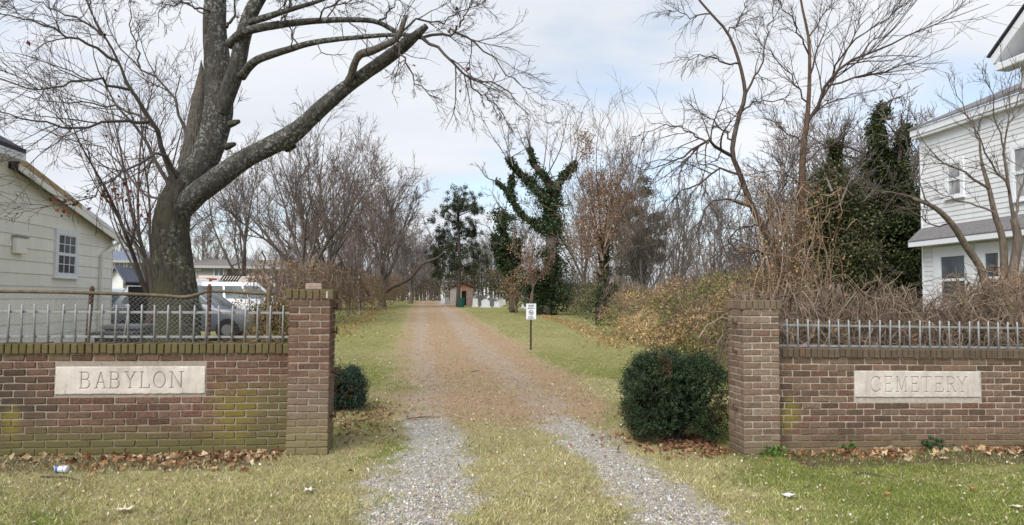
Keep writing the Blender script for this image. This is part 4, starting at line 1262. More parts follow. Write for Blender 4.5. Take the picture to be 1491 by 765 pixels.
def conifer(label, px, Y, h, seed, half=2.1):
    rng = np.random.default_rng(seed); b = ground_at(px, Y); o = np.array(b)
    r = empty('cedar_tree', b, label, 'tree')
    stem_obj('trunk', [b, b + Vector((.1, 0, h*.4)), b + Vector((-.1, 0, h*.75)), b + Vector((0, 0, h*.98))], [.24, .19, .12, .03], r, M_bark_dk, o, 20, 8, rng, .04)
    masses = [(672, 282, 13), (664, 290, 12), (682, 296, 12), (672, 302, 13), (655, 304, 10), (690, 308, 8), (684, 322, 12), (664, 326, 14), (646, 318, 12), (674, 338, 13), (690, 340, 9), (650, 340, 13),
              (660, 356, 16), (676, 360, 14), (640, 352, 12), (648, 372, 15), (668, 378, 14), (690, 366, 12), (700, 382, 11), (636, 384, 12), (684, 390, 10), (655, 392, 11), (638, 398, 8), (630, 368, 8)]
    cs, rs, ne = [], [], []
    starts, ends = [], []
    for x, y, rp_ in masses:
        c = np.array(at(x + rng.uniform(-2, 2), y + rng.uniform(-2, 2), Y + rng.uniform(-1.6, 1.6))); R0 = rp_ * Y / F_PX
        starts.append(np.array([o[0], o[1], c[2] - R0*.9])); ends.append(c)
        for _ in range(13):
            cs.append(c + rng.normal(0, .68, 3) * R0 * [1.1, 1.1, .6]); rs.append(R0 * rng.uniform(.14, .42)); ne.append(int(40 + 55 * R0))
    A, B = np.array(starts), np.array(ends)
    P = A[:, None] + (B - A)[:, None] * np.linspace(0, 1, 5)[None, :, None] + np.array([0, 0, .12]) * np.sin(np.linspace(0, 3.14, 5))[None, :, None]
    for i in range(len(P)):
        stem_obj('limb', P[i], [.07, .02], r, M_bark_dk, o, 6, 5)
    pts = clump_points(rng, cs, rs, ne, .05, (1, 1, .8))
    pts += rng.normal(0, .13, pts.shape)
    tone = .55 + .9 * fbm(pts[:, 0], pts[:, 2], .9)[:, None]
    V, Ft, C = leaf_arrays(rng, pts, .18, pick(rng, [(.045, .060, .030), (.065, .085, .042), (.032, .045, .026), (.085, .10, .055)], len(pts)) * tone, .4, .1)
    leaves_obj('crown', [(V, Ft, C)], r, M_leaf, o)
conifer('tall dark cedar standing behind the green barrel and brick shed', 667, 76, 12.4, 5, 2.9)

IVY = [(.028, .048, .020), (.040, .066, .026), (.055, .085, .032), (.020, .035, .016), (.075, .10, .045)]
def ivy_on(rng, paths, rad0, rad1, dens, size, pal=IVY):
    """ragged leaf growth: a skin of leaves on each stem and many leafy side shoots of uneven length"""
    ch = []
    for P, ra, rb2 in zip(paths, rad0, rad1):
        L = np.linalg.norm(np.diff(P, axis=0), axis=1).sum()
        def shell(c, rr, n):
            d = nrm(rng.normal(size=(n, 3)))
            pts = c + d * rr[:, None]
            keep = fbm(pts[:, 0]*.9 + pts[:, 1]*.7, pts[:, 2]*.9 + 3, 1.1) > rng.normal(.33, .05, n)
            pts, d = pts[keep], d[keep]; n = len(pts)
            tone = .55 + .9 * fbm(pts[:, 0]*1.7 + pts[:, 1], pts[:, 2]*1.7, 1.0)[:, None]
            return leaf_arrays(rng, pts, size, pick(rng, pal, n) * tone, .85, .35, d, .2)
        n = int(dens * L * max(.5, ra + rb2) * .75)
        t = rng.random(n); f = t * (len(P) - 1); i = np.clip(f.astype(int), 0, len(P) - 2); w = (f - i)[:, None]
        c = P[i] * (1 - w) + P[i + 1] * w
        ch.append(shell(c, .10 + (ra + (rb2 - ra) * t) * rng.uniform(.08, .55, n), n))
        # side shoots
        m = max(10, int(L * 11))
        tt = rng.random(m); f = tt * (len(P) - 1); i = np.clip(f.astype(int), 0, len(P) - 2); w = (f - i)[:, None]
        b0 = P[i] * (1 - w) + P[i + 1] * w
        rad = (ra + (rb2 - ra) * tt) * rng.uniform(.3, 1.0, m) ** .8 * 1.5 * (.4 + 1.15 * fbm(b0[:, 0] + 5, b0[:, 2], .8))
        d = nrm(rng.normal(size=(m, 3)) * [1, 1, .55] + [0, 0, .12])
        k = max(9, int(dens * L * (ra + rb2) * .9 / m))
        q = rng.uniform(.15, 1.0, (m, k))
        droop = -(q ** 2) * rad[:, None] * rng.uniform(-.2, .5, (m, 1))
        pts = b0[:, None] + d[:, None] * (q * rad[:, None])[..., None]
        pts[..., 2] += droop
        pts += rng.normal(0, 1, pts.shape) * (.10 + .14 * rad[:, None, None]) * .9
        pts = pts.reshape(-1, 3)
        tone = np.repeat(rng.uniform(.5, 1.6, m), k)[:, None]
        keep = fbm(pts[:, 0]*.9 + pts[:, 1]*.7, pts[:, 2]*.9 + 3, 1.1) > rng.normal(.40, .06, len(pts))
        pts, tone = pts[keep], tone[keep]
        ch.append(leaf_arrays(rng, pts, size, pick(rng, pal, len(pts)) * tone, .85, .3, None, .2))
    return ch

def ivy_tree(name, label, Y, stems, tops, seed, leaf=.13, dens=700, twig_n=6, rmin=.014, col_t=((.13, .11, .095), (.16, .13, .115)), pal=IVY, group=None):
    """stems: (pixel course, stem width px, ivy radius m at start and end); tops: bare courses above the ivy"""
    rng = np.random.default_rng(seed)
    x0, y0 = stems[0][0][0]
    b = ground_at(x0, Y); o = np.array(b)
    r = empty(name, b, label, 'tree', group)
    mp = Y / F_PX
    paths, ra, rb2 = [], [], []
    for i, (px, w, a, c) in enumerate(stems):
        pts = [at(x, y, Y + (rng.uniform(-.6, .6) if j else 0)) for j, (x, y) in enumerate(px)]
        if i == 0: pts[0] = b - Vector((0, 0, .1))
        ob, P, R = stem_obj('trunk' if i == 0 else 'limb', pts, [w*mp/2, w*mp/3.2], r, M_bark_dk, o, 16, 8, rng, .05)
        paths.append(P); ra.append(a); rb2.append(c)
    leaves_obj('ivy', ivy_on(rng, paths, ra, rb2, dens, leaf, pal), r, M_leaf, o)
    if tops is None: tops = []
    tops = list(tops)
    for px, w, a, c in stems[:3]:
        for q in range(3):
            j = rng.integers(1, len(px)); x, y = px[j]; dx = rng.normal(0, 1) * 1.6 * a / mp * .6
            tops.append([(x, y), (x + dx*.5, y - rng.uniform(5, 20)), (x + dx, y - rng.uniform(10, 55) * (25 / Y if Y > 30 else 1))])
    if tops:
        K = 9
        P1 = np.array([resample([at(x, y, Y + rng.uniform(-1, 1)) for x, y in t], K) for t in tops])
        R1 = np.repeat(np.linspace(.05, rmin, K)[None], len(P1), 0)
        P2, R2 = kids(rng, P1, R1, twig_n, .15, 1, (.25, .5), .6, .05, .12, 6, .6, .3, rmin, .3)
        P3, R3 = kids(rng, P2, R2, 5, .2, 1, (.3, .6), .6, .03, .13, 4, .6, .5, rmin, .3)
        link('crown', twig_mesh('crown', [(P1, R1, 5), (P2, R2, 3), (P3, R3, 3)], o, rng, *col_t), r, (0, 0, 0), M_twig)
    return r
ivy_tree('ivy_covered_tree', 'tall ivy covered tree with forked bare top, right of the gravestones', 52,
  [([(797, 470), (800, 420), (802, 370), (803, 320), (800, 285)], 22, 1.35, 1.0),
   ([(800, 300), (789, 285), (769, 264), (747, 242), (740, 232)], 12, .75, .22),
   ([(803, 295), (797, 264), (785, 248), (777, 239), (772, 217)], 11, .6, .2),
   ([(805, 300), (812, 272), (824, 252), (838, 238)], 11, .6, .35),
   ([(790, 335), (757, 309), (743, 281), (746, 256)], 10, .55, .25), ([(746, 285), (735, 275), (722, 264)], 7, .3, .15),
   ([(785, 460), (782, 420), (780, 390)], 8, 1.0, 1.0)],
  [[(740, 233), (728, 215), (716, 198), (704, 175)], [(747, 242), (735, 200), (728, 170)], [(777, 239), (762, 210), (750, 180)], [(773, 219), (770, 190), (768, 165)],
   [(790, 255), (794, 225), (797, 190), (793, 155)], [(797, 255), (815, 220), (822, 190), (828, 160)], [(838, 238), (842, 205), (838, 170)], [(722, 264), (708, 258), (695, 240)], [(812, 268), (800, 245), (808, 200)], [(838, 240), (855, 215), (870, 190)]],
  31, .15, 620, 7, .014)
ivy_tree('ivy_covered_tree', 'bushy dark ivy column left of the tall ivy tree', 58,
  [([(748, 456), (746, 430), (742, 405), (738, 388)], 13, .22, .7), ([(739, 395), (736, 365), (734, 335), (732, 308)], 10, .95, .9), ([(737, 385), (724, 368), (720, 345)], 8, .7, .5), ([(742, 400), (752, 380), (755, 350)], 8, .7, .45)],
  [[(731, 315), (722, 290), (712, 275)], [(735, 315), (738, 295), (742, 280)]], 33, .16, 620, 5)
# brown-leaved vine tree in front of them
RUST = [(.25, .13, .065), (.33, .185, .09), (.18, .10, .055), (.28, .16, .09), (.20, .145, .09)]
ivy_tree('vine_covered_tree', 'bare tree hung with rust brown dead vine leaves beside the ivy hedge', 37,
  [([(873, 474), (876, 440), (878, 410), (880, 380), (878, 345)], 15, .38, .30)], 
  [[(878, 380), (868, 330), (858, 270), (851, 195)], [(878, 380), (885, 320), (890, 260), (880, 190)], [(876, 400), (850, 350), (832, 300), (815, 260)], [(880, 370), (905, 310), (925, 250), (940, 180)],
   [(880, 360), (898, 300), (905, 240), (915, 170)], [(875, 400), (845, 365), (815, 350)], [(880, 390), (915, 350), (945, 310), (955, 270)], [(878, 370), (872, 300), (868, 230), (875, 165)], [(879, 350), (890, 290), (930, 215)], [(876, 380), (860, 310), (835, 240), (830, 185)]],
  35, .10, 1500, 13, .010, ((.16, .115, .085), (.19, .14, .11)), IVY)
def vine_leaves(tree, Y, spots, seed, size, pal, name='dead_vine_leaves', mat=None):
    rng = np.random.default_rng(seed); o = np.array(tree.location)
    ch = []
    for px, py, rpx, n in spots:
        n = int(n * 1.5)
        c = np.array(at(px, py, Y)); r = rpx * Y / F_PX
        pts = c + rng.normal(0, .5, (n, 3)) * r
        ch.append(leaf_arrays(rng, pts, size, pick(rng, pal, n), .7, .1))
    leaves_obj(name, ch, tree, mat or M_dead, o)
vt = [o_ for o_ in col.objects if o_.name.startswith('vine_covered_tree')][0]
vine_leaves(vt, 37, [(851, 200, 14, 220), (854, 225, 16, 260), (860, 260, 18, 300), (868, 295, 30, 700), (885, 300, 34, 700), (880, 335, 34, 700), (860, 350, 30, 420), (905, 290, 28, 420), (880, 270, 30, 420), (845, 330, 26, 260), (870, 400, 26, 200), (900, 255, 26, 260)], 36, .085, RUST)
r_, _ = bare_tree('bare_tree', 'dense grey brown bare tree right of the rust leaved vine tree', ground_at(936, 44), 9.2, 41, .6, .2, .18, 9, 11, 8, 5, c0=(.12, .105, .09), c1=(.15, .125, .105), rmin=.013, up=.08)
# olive needles in its heart: a cedar standing behind it
rng = np.random.default_rng(43)
b = ground_at(930, 47); o = np.array(b)
r_ = empty('cedar_tree', b, 'dull olive cedar seen through the grey bare tree', 'tree')
stem_obj('trunk', [b, b + Vector((0, 0, 4)), b + Vector((.1, 0, 8.2))], [.2, .14, .03], r_, M_bark_dk, o, 14, 8, rng, .04)
cs = [np.array(at(x, y, 47 + rng.uniform(-1, 1))) for x, y in zip(rng.uniform(895, 965, 34), rng.uniform(262, 400, 34)) if abs(x - 930) < 12 + (y - 250) * .2]
pts = clump_points(rng, cs, [.62] * len(cs), [300] * len(cs), .1, (1, 1, .6))
leaves_obj('crown', [leaf_arrays(rng, pts, .17, pick(rng, [(.075, .078, .052), (.10, .098, .066), (.055, .06, .042)], len(pts)), .4, .1)], r_, M_leaf, o)
# rust brown shrub branch in front of the ivy tree, and dry vine stalk at its foot
b = ground_at(752, 55); o = np.array(b)
r_ = empty('dry_vine_shrub', b, 'spindly shrub with tan dead leaves below the ivy column', 'shrub')
rng = np.random.default_rng(44)
P1 = np.array([resample([b, at(747 + dx*.3, 425, 55), at(747 + dx, 395 + abs(dx), 55 + rng.uniform(-.5, .5))], 7) for dx in (-14, -8, -3, 2, 7, 12, 16)])
R1 = np.repeat(np.linspace(.05, .015, 7)[None], 7, 0)
P2, R2 = kids(rng, P1, R1, 9, .1, 1, (.2, .4), .7, 0, .2, 5, .6, .5, .013)
link('stem', twig_mesh('stem', [(P1, R1, 4), (P2, R2, 3)], o, rng, (.16, .115, .08), (.22, .165, .12)), r_, (0, 0, 0), M_twig)
pts = np.concatenate([P2[:, -1], P2[:, 2]]) ; pts = np.repeat(pts, 4, 0) + rng.normal(0, .14, (len(pts)*4, 3))
leaves_obj('dead_leaves', [leaf_arrays(rng, pts, .15, pick(rng, [(.38, .26, .15), (.30, .17, .08), (.24, .15, .08)], len(pts)), .6)], r_, M_dead, o)
b = ground_at(770, 50); o = np.array(b)
r_ = empty('dry_vine_shrub', b, 'small tree holding a rust brown leaf cloud before the ivy tree', 'shrub')
P1 = np.array([resample([b, at(776, 420, 50), at(x, y, 50)], 7) for x, y in ((757, 345), (775, 350), (790, 358), (805, 372), (768, 360), (745, 348))])
R1 = np.repeat(np.linspace(.05, .015, 7)[None], len(P1), 0)
P2, R2 = kids(rng, P1, R1, 8, .4, 1, (.1, .3), .8, 0, .2, 5, .6, .5, .012)
link('stem', twig_mesh('stem', [(P1, R1, 4), (P2, R2, 3)], o, rng, (.14, .10, .08), (.2, .14, .11)), r_, (0, 0, 0), M_twig)
pts = np.repeat(P2[:, -1], 16, 0) + rng.normal(0, .22, (len(P2)*16, 3))
leaves_obj('dead_leaves', [leaf_arrays(rng, pts, .13, pick(rng, [(.32, .19, .13), (.38, .24, .17), (.24, .14, .10)], len(pts)), .6)], r_, M_dead, o)

# ---- the bare vine-hung trees behind the right pillar
def right_tree():
    rng = np.random.default_rng(202)
    Y = 13.0
    b = ground_at(1152, Y); o = np.array(b); mp = Y / F_PX
    root = empty('bare_tree', b, 'tall bare tree with straight brown trunk behind the right pillar', 'tree', 'bare trees')
    main = [(1152, 560), (1150, 470), (1156, 400), (1163, 351), (1167, 286), (1169, 220), (1175, 176), (1179, 110), (1177, 55), (1166, 0), (1160, -60)]
    pts = [at(x, y, Y) for x, y in main]; pts[0] = b - Vector((0, 0, .1))
    ob, Pm, Rm = stem_obj('trunk', pts, [w*mp/2*.85 for w in (24, 18, 17, 15, 14, 12, 10, 7, 5.5, 4, 2.5)], root, M_redbark, o, 34, 10, rng, .05)
    fine = [([(1174, 180), (1197, 143), (1213, 110), (1250, 85), (1300, 62), (1360, 38), (1400, 20), (1440, 6)], 7, -1.0),
            ([(1197, 143), (1225, 95), (1245, 50), (1285, 5)], 5, .8), ([(1205, 125), (1260, 110), (1320, 95), (1395, 60)], 4, -.5),
            ([(1213, 110), (1235, 70), (1300, 20), (1350, -20)], 4, -1.2), ([(1179, 110), (1195, 60), (1215, 0)], 4, .5), ([(1178, 80), (1160, 40), (1130, -5)], 4, -.6),
            ([(1176, 150), (1150, 110), (1120, 75), (1100, 50)], 3.5, -.8), ([(1170, 210), (1140, 190), (1105, 160)], 3.5, .6), ([(1169, 240), (1200, 215), (1230, 200), (1260, 170)], 3.5, .6),
            ([(1175, 176), (1205, 150), (1240, 140), (1290, 130)], 3.5, 1.0), ([(1177, 55), (1200, 20), (1240, -20)], 3, .3), ([(1250, 85), (1290, 40), (1330, 5)], 3, .3), ([(1168, 270), (1130, 250), (1090, 255)], 3, -.4)]
    K = 12; Ps, Rs = [], []
    for px, w, dy in fine:
        n = len(px); Ps.append(resample([at(x, y, Y + dy*i/(n-1)) for i, (x, y) in enumerate(px)], K)); Rs.append(.005 + (w*mp/2*.85 - .005) * np.linspace(1, 0, K) ** 1.3)
    P1, R1 = np.array(Ps), np.array(Rs); P1[:, 1:-1] += rng.normal(0, .02, P1[:, 1:-1].shape)
    P2, R2 = kids(rng, P1, R1, 13, .12, 1, (.25, .6), .5, .05, .11, 7, .6, .35, .0045, .4)
    P3, R3 = kids(rng, P2, R2, 6, .15, 1, (.3, .6), .6, .03, .14, 4, .65, .5, .0045, .3)
    link('crown', twig_mesh('crown', [(P1, R1, 6), (P2, R2, 4), (P3, R3, 3)], o, rng, (.075, .052, .042), (.072, .053, .048)), root, (0, 0, 0), M_twig)
    # curved companion
    Y2 = 12.4
    b = ground_at(1143, Y2); o = np.array(b); mp = Y2 / F_PX
    root = empty('bare_tree', b, 'crooked bare tree arching left over the thicket by the right pillar', 'tree', 'bare trees')
    main = [(1143, 560), (1146, 470), (1140, 410), (1130, 372), (1116, 340), (1095, 302), (1078, 255), (1067, 228), (1068, 205), (1077, 165), (1085, 138), (1077, 93), (1060, 49), (1035, 20), (1014, -5), (990, -40)]
    pts = [at(x, y, Y2) for x, y in main]; pts[0] = b - Vector((0, 0, .1))
    stem_obj('trunk', pts, [w*mp/2 for w in (18, 14, 13, 12, 11, 10.5, 9.5, 9, 7.5, 7, 6.5, 5.5, 4.5, 4, 3.2, 2)], root, M_bark_dk, o, 40, 10, rng, .05)
    fine = [([(1067, 228), (1050, 215), (1032, 209), (1010, 218), (985, 232), (950, 246), (922, 240)], 7, -.8), ([(1078, 255), (1050, 250), (1010, 270), (975, 300), (950, 335)], 5, .6),
            ([(1032, 209), (1000, 190), (965, 185), (930, 200)], 4, .8), ([(1085, 138), (1110, 90), (1120, 40), (1128, 0)], 4.5, .4), ([(1077, 93), (1050, 90), (1025, 80), (1000, 90)], 4, -.4),
            ([(1095, 302), (1060, 290), (1025, 310), (1000, 350), (985, 395)], 5, -.5), ([(1110, 330), (1080, 330), (1055, 360), (1035, 400)], 4, .4), ([(1068, 205), (1045, 180), (1020, 165), (1000, 150)], 4, .5),
            ([(1060, 49), (1080, 20), (1090, -10)], 3, .3), ([(1078, 165), (1100, 150), (1130, 150), (1160, 120)], 3.5, -.4), ([(1116, 340), (1125, 300), (1150, 260), (1160, 220)], 4, -.3), ([(1035, 20), (1010, 25), (975, 15)], 3, -.3),
            ([(1130, 372), (1100, 365), (1075, 380), (1060, 410)], 4, -.5), ([(1125, 360), (1140, 320), (1135, 280), (1110, 250)], 4, .5), ([(1010, 218), (990, 250), (985, 290)], 3, .2)]
    Ps, Rs = [], []
    for px, w, dy in fine:
        n = len(px); Ps.append(resample([at(x, y, Y2 + dy*i/(n-1)) for i, (x, y) in enumerate(px)], K)); Rs.append(.005 + (w*mp/2*.85 - .005) * np.linspace(1, 0, K) ** 1.3)
    P1, R1 = np.array(Ps), np.array(Rs); P1[:, 1:-1] += rng.normal(0, .03, P1[:, 1:-1].shape)
    P2, R2 = kids(rng, P1, R1, 15, .1, 1, (.25, .65), .7, -.03, .14, 10, .6, .35, .0045, .3)
    P3, R3 = kids(rng, P2, R2, 8, .1, 1, (.3, .7), .65, -.02, .14, 7, .65, .5, .0036, .3)
    link('crown', twig_mesh('crown', [(P1, R1, 6), (P2, R2, 4), (P3, R3, 3)], o, rng, (.075, .055, .046), (.080, .060, .053)), root, (0, 0, 0), M_twig)
    # climbing vines round both
    Y3 = 12.2
    b = ground_at(1150, Y3); o = np.array(b)
    root = empty('climbing_vine', b, 'tangle of tan climbing vines hanging on the trees behind the right pillar', 'vine')
    n = 150; Kv = 14; P = np.zeros((n, Kv, 3))
    for i in range(n):
        x0, x1 = rng.normal(1150, 40), rng.normal(1145, 45); y0, y1 = rng.uniform(430, 520), rng.uniform(250, 420)
        ph = rng.uniform(0, 6.28, 2); amp = rng.uniform(8, 30)
        for k in range(Kv):
            t = k / (Kv - 1)
            P[i, k] = at(x0 + (x1-x0)*t + amp*math.sin(ph[0] + t*rng.uniform(3, 6)) * math.sin(t*3.1), y0 + (y1-y0)*math.sin(t*1.57*rng.uniform(.9, 1.25)), Y3 + .7*math.sin(ph[1] + 2.5*t))
    link('stem', twig_mesh('stem', [(P, np.full((n, Kv), .0062) * rng.uniform(.5, 1.5, (n, 1)), 4)], o, rng, (.24, .165, .11), (.24, .165, .11), .35), root, (0, 0, 0), M_twig)
    pts = P[rng.integers(0, n, 900), rng.integers(0, Kv, 900)] + rng.normal(0, .08, (900, 3))
    leaves_obj('dead_leaves', [leaf_arrays(rng, pts, .055, pick(rng, [(.38, .21, .09), (.30, .18, .09), (.26, .21, .07), (.42, .3, .15)], 900), .6)], root, M_dead, o)
right_tree()

# evergreen ivy-grown stems behind, right
GRN = [(.019, .031, .010), (.032, .049, .015), (.055, .074, .024), (.012, .020, .008), (.095, .105, .036)]
ivy_tree('ivy_covered_tree', 'tallest ivy grown evergreen spire left of the white house', 25,
  [([(1292, 470), (1290, 410), (1286, 350), (1282, 290), (1282, 235)], 14, 1.9, 1.0), ([(1282, 245), (1279, 215), (1277, 185), (1284, 156)], 8, .75, .22), ([(1288, 420), (1262, 385), (1256, 330), (1258, 290)], 8, 1.7, .8), ([(1286, 340), (1304, 300), (1306, 262)], 8, 1.2, .5), ([(1290, 400), (1310, 380), (1330, 372)], 8, 1.2, .8), ([(1270, 440), (1252, 400), (1246, 350), (1252, 310), (1250, 275)], 8, 1.5, .5), ([(1286, 300), (1296, 262), (1294, 225)], 6, .8, .3)],
  None, 51, .085, 1500, pal=GRN)
ivy_tree('ivy_covered_tree', 'ivy grown evergreen leaning against the edge of the white house', 24,
  [([(1322, 470), (1320, 400), (1316, 340), (1312, 285)], 12, 1.5, .8), ([(1314, 285), (1309, 240), (1315, 205), (1324, 186)], 7, .6, .2), ([(1322, 340), (1338, 305), (1346, 283)], 6, .6, .2), ([(1322, 370), (1335, 350), (1343, 335)], 6, .7, .25)],
  None, 52, .085, 1500, pal=GRN)
ivy_tree('ivy_covered_tree', 'olive green ivy mass nearest the straight trunk on the right', 23,
  [([(1222, 470), (1222, 410), (1216, 350), (1212, 300), (1212, 250)], 12, 1.6, .75), ([(1212, 255), (1216, 230), (1213, 208)], 6, .5, .2), ([(1222, 410), (1244, 380), (1246, 335), (1240, 300)], 7, 1.2, .6), ([(1218, 400), (1196, 370), (1190, 320), (1194, 290)], 7, 1.0, .5)],
  [[(1212, 280), (1195, 240), (1180, 215)], [(1214, 230), (1222, 200), (1240, 180)], [(1222, 300), (1240, 260), (1262, 235)], [(1200, 320), (1185, 280), (1186, 240)]], 53, .085, 1150, 9, .008, pal=[(.04, .05, .017), (.062, .072, .026), (.09, .09, .04), (.03, .037, .015), (.13, .11, .055)])
# bare tree before the white house
def house_tree():
    rng = np.random.default_rng(303); Y = 12.5; mp = Y/F_PX
    b = ground_at(1462, Y); o = np.array(b)
    root = empty('bare_tree', b, 'bare tree with slanting grey limbs before the white house', 'tree', 'bare trees')
    stem_obj('trunk', [b - Vector((0, 0, .1)), at(1460, 500, Y), at(1466, 440, Y), at(1474, 400, Y), at(1482, 350, Y), at(1476, 318, Y)], [w*mp/2 for w in (22, 19, 17, 15, 13, 11)], root, M_bark, o, 22, 10, rng, .05)
    stem_obj('limb', [at(1455, 480, Y - .1), at(1432, 400, Y - .1), at(1405, 356, Y-.1), at(1385, 325, Y-.15), at(1360, 302, Y-.2), at(1330, 290, Y-.3)], [w*mp/2 for w in (13, 12, 11, 10, 8, 4)], root, M_bark, o, 20, 8, rng, .05)
    stem_obj('limb', [at(1462, 450, Y+.1), at(1462, 400, Y+.1), at(1460, 350, Y + .1), at(1448, 310, Y+.1), at(1440, 275, Y+.1), at(1430, 240, Y+.2)], [w*mp/2 for w in (13, 12, 11, 9, 7, 5)], root, M_bark, o, 20, 8, rng, .05)
    fine = [([(1360, 302), (1320, 285), (1280, 280), (1240, 265)], 4, -.4), ([(1385, 325), (1350, 290), (1330, 240), (1320, 200)], 4, .3), ([(1440, 275), (1400, 250), (1360, 225), (1335, 190)], 5, -.3), ([(1430, 240), (1420, 190), (1400, 150), (1390, 110)], 5, .3),
            ([(1476, 318), (1468, 270), (1462, 220), (1470, 160), (1475, 110)], 7, .2), ([(1470, 280), (1440, 230), (1425, 190), (1440, 140)], 4.5, -.4), ([(1476, 318), (1488, 270), (1500, 200)], 6, .3), ([(1448, 310), (1410, 295), (1370, 280), (1340, 260)], 4, .5),
            ([(1462, 220), (1450, 180), (1445, 140), (1430, 100)], 3.5, -.2), ([(1466, 190), (1480, 150), (1491, 100)], 3.5, .3), ([(1385, 325), (1360, 330), (1330, 310), (1300, 300)], 3.5, -.3)]
    K = 10; Ps, Rs = [], []
    for px, w, dy in fine:
        n = len(px); Ps.append(resample([at(x, y, Y + dy*i/(n-1)) for i, (x, y) in enumerate(px)], K)); Rs.append(.005 + (w*mp/2*.85 - .005) * np.linspace(1, 0, K) ** 1.3)
    P1, R1 = np.array(Ps), np.array(Rs); P1[:, 1:-1] += rng.normal(0, .02, P1[:, 1:-1].shape)
    P2, R2 = kids(rng, P1, R1, 11, .15, 1, (.2, .45), .6, .03, .14, 6, .6, .35, .005, .35)
    P3, R3 = kids(rng, P2, R2, 6, .15, 1, (.3, .6), .6, .02, .15, 4, .65, .5, .004, .3)
    link('crown', twig_mesh('crown', [(P1, R1, 6), (P2, R2, 4), (P3, R3, 3)], o, rng, (.11, .088, .07), (.11, .085, .07)), root, (0, 0, 0), M_twig)
house_tree()

# ---- background trees: four grown trees, copied with their own turn and size
protos = []
for s in range(4):
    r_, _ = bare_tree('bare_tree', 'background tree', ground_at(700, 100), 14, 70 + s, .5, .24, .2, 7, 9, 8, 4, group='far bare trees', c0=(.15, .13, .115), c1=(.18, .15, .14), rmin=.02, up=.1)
    protos.append(r_)
far = [(1190, 50, 1.10, 'far bare tree seen just right of the straight brown trunk'), (1250, 56, 1.25, 'far bare tree behind the tallest ivy spire'), (1310, 48, 1.05, 'far bare tree beside the gable edge of the white house'),
       (1140, 60, .95, 'far bare tree behind the vine tangle'), (1090, 46, .72, 'far bare tree behind the crooked trunk'), (1040, 55, .72, 'far bare tree over the middle of the bramble thicket'),
       (985, 60, .78, 'far bare tree right of the olive cedar'), (900, 75, 1.15, 'far bare tree rising behind the rust leaved tree'), (850, 82, 1.2, 'far bare tree behind the tall ivy tree'), (765, 100, 1.0, 'far bare tree behind the bushy ivy column'),
       (715, 110, .85, 'far bare tree right of the dark cedar'), (690, 104, .62, 'low far bare tree behind the gravestones'), (640, 118, .75, 'far bare tree closing the lane, right side'), (618, 125, .8, 'far bare tree closing the lane, left side'),
       (585, 112, .9, 'far bare tree behind the overhanging one on the left'), (508, 95, .8, 'far bare tree behind the left hedge'), (420, 80, .75, 'far bare tree above the long low building'), (300, 70, .62, 'far bare tree right of the big maple trunk'), (235, 60, .6, 'far bare tree left of the big maple trunk')]
rr = random.Random(4)
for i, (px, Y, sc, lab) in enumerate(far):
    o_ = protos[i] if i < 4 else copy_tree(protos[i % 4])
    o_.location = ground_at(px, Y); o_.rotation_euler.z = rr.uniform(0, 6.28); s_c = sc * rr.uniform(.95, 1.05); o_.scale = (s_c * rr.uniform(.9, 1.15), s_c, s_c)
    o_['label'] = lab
# a far wood closes the view
def far_wood():
    rng = np.random.default_rng(90)
    n = 1500
    ang = rng.uniform(RAD(-42), RAD(52), n); D = rng.uniform(125, 165, n)
    X, Y = np.sin(ang)*D, np.cos(ang)*D
    H = rng.uniform(4, 10, n) * (.7 + .6*fbm(X, Y, .05))
    P = np.zeros((n, 4, 3)); P[:, :, 0] = X[:, None] + np.cumsum(rng.normal(0, .25, (n, 4)), 1); P[:, :, 1] = Y[:, None]
    P[:, :, 2] = gz(X, Y)[:, None] - .3 + H[:, None]*np.linspace(0, 1, 4)
    P1, R1 = P, np.linspace(.14, .04, 4)[None].repeat(n, 0)
    P2, R2 = kids(rng, P1, R1, 9, .1, 1, (.3, .6), .5, .1, .12, 4, .6, .5, .03, .3)
    P3, R3 = kids(rng, P2, R2, 2, .1, 1, (.4, .7), .5, .1, .12, 3, .6, .5, .028, .3)
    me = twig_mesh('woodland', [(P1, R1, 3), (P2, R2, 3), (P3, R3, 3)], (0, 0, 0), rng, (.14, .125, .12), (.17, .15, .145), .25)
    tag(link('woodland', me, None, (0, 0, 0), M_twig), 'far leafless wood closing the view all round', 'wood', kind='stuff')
far_wood()

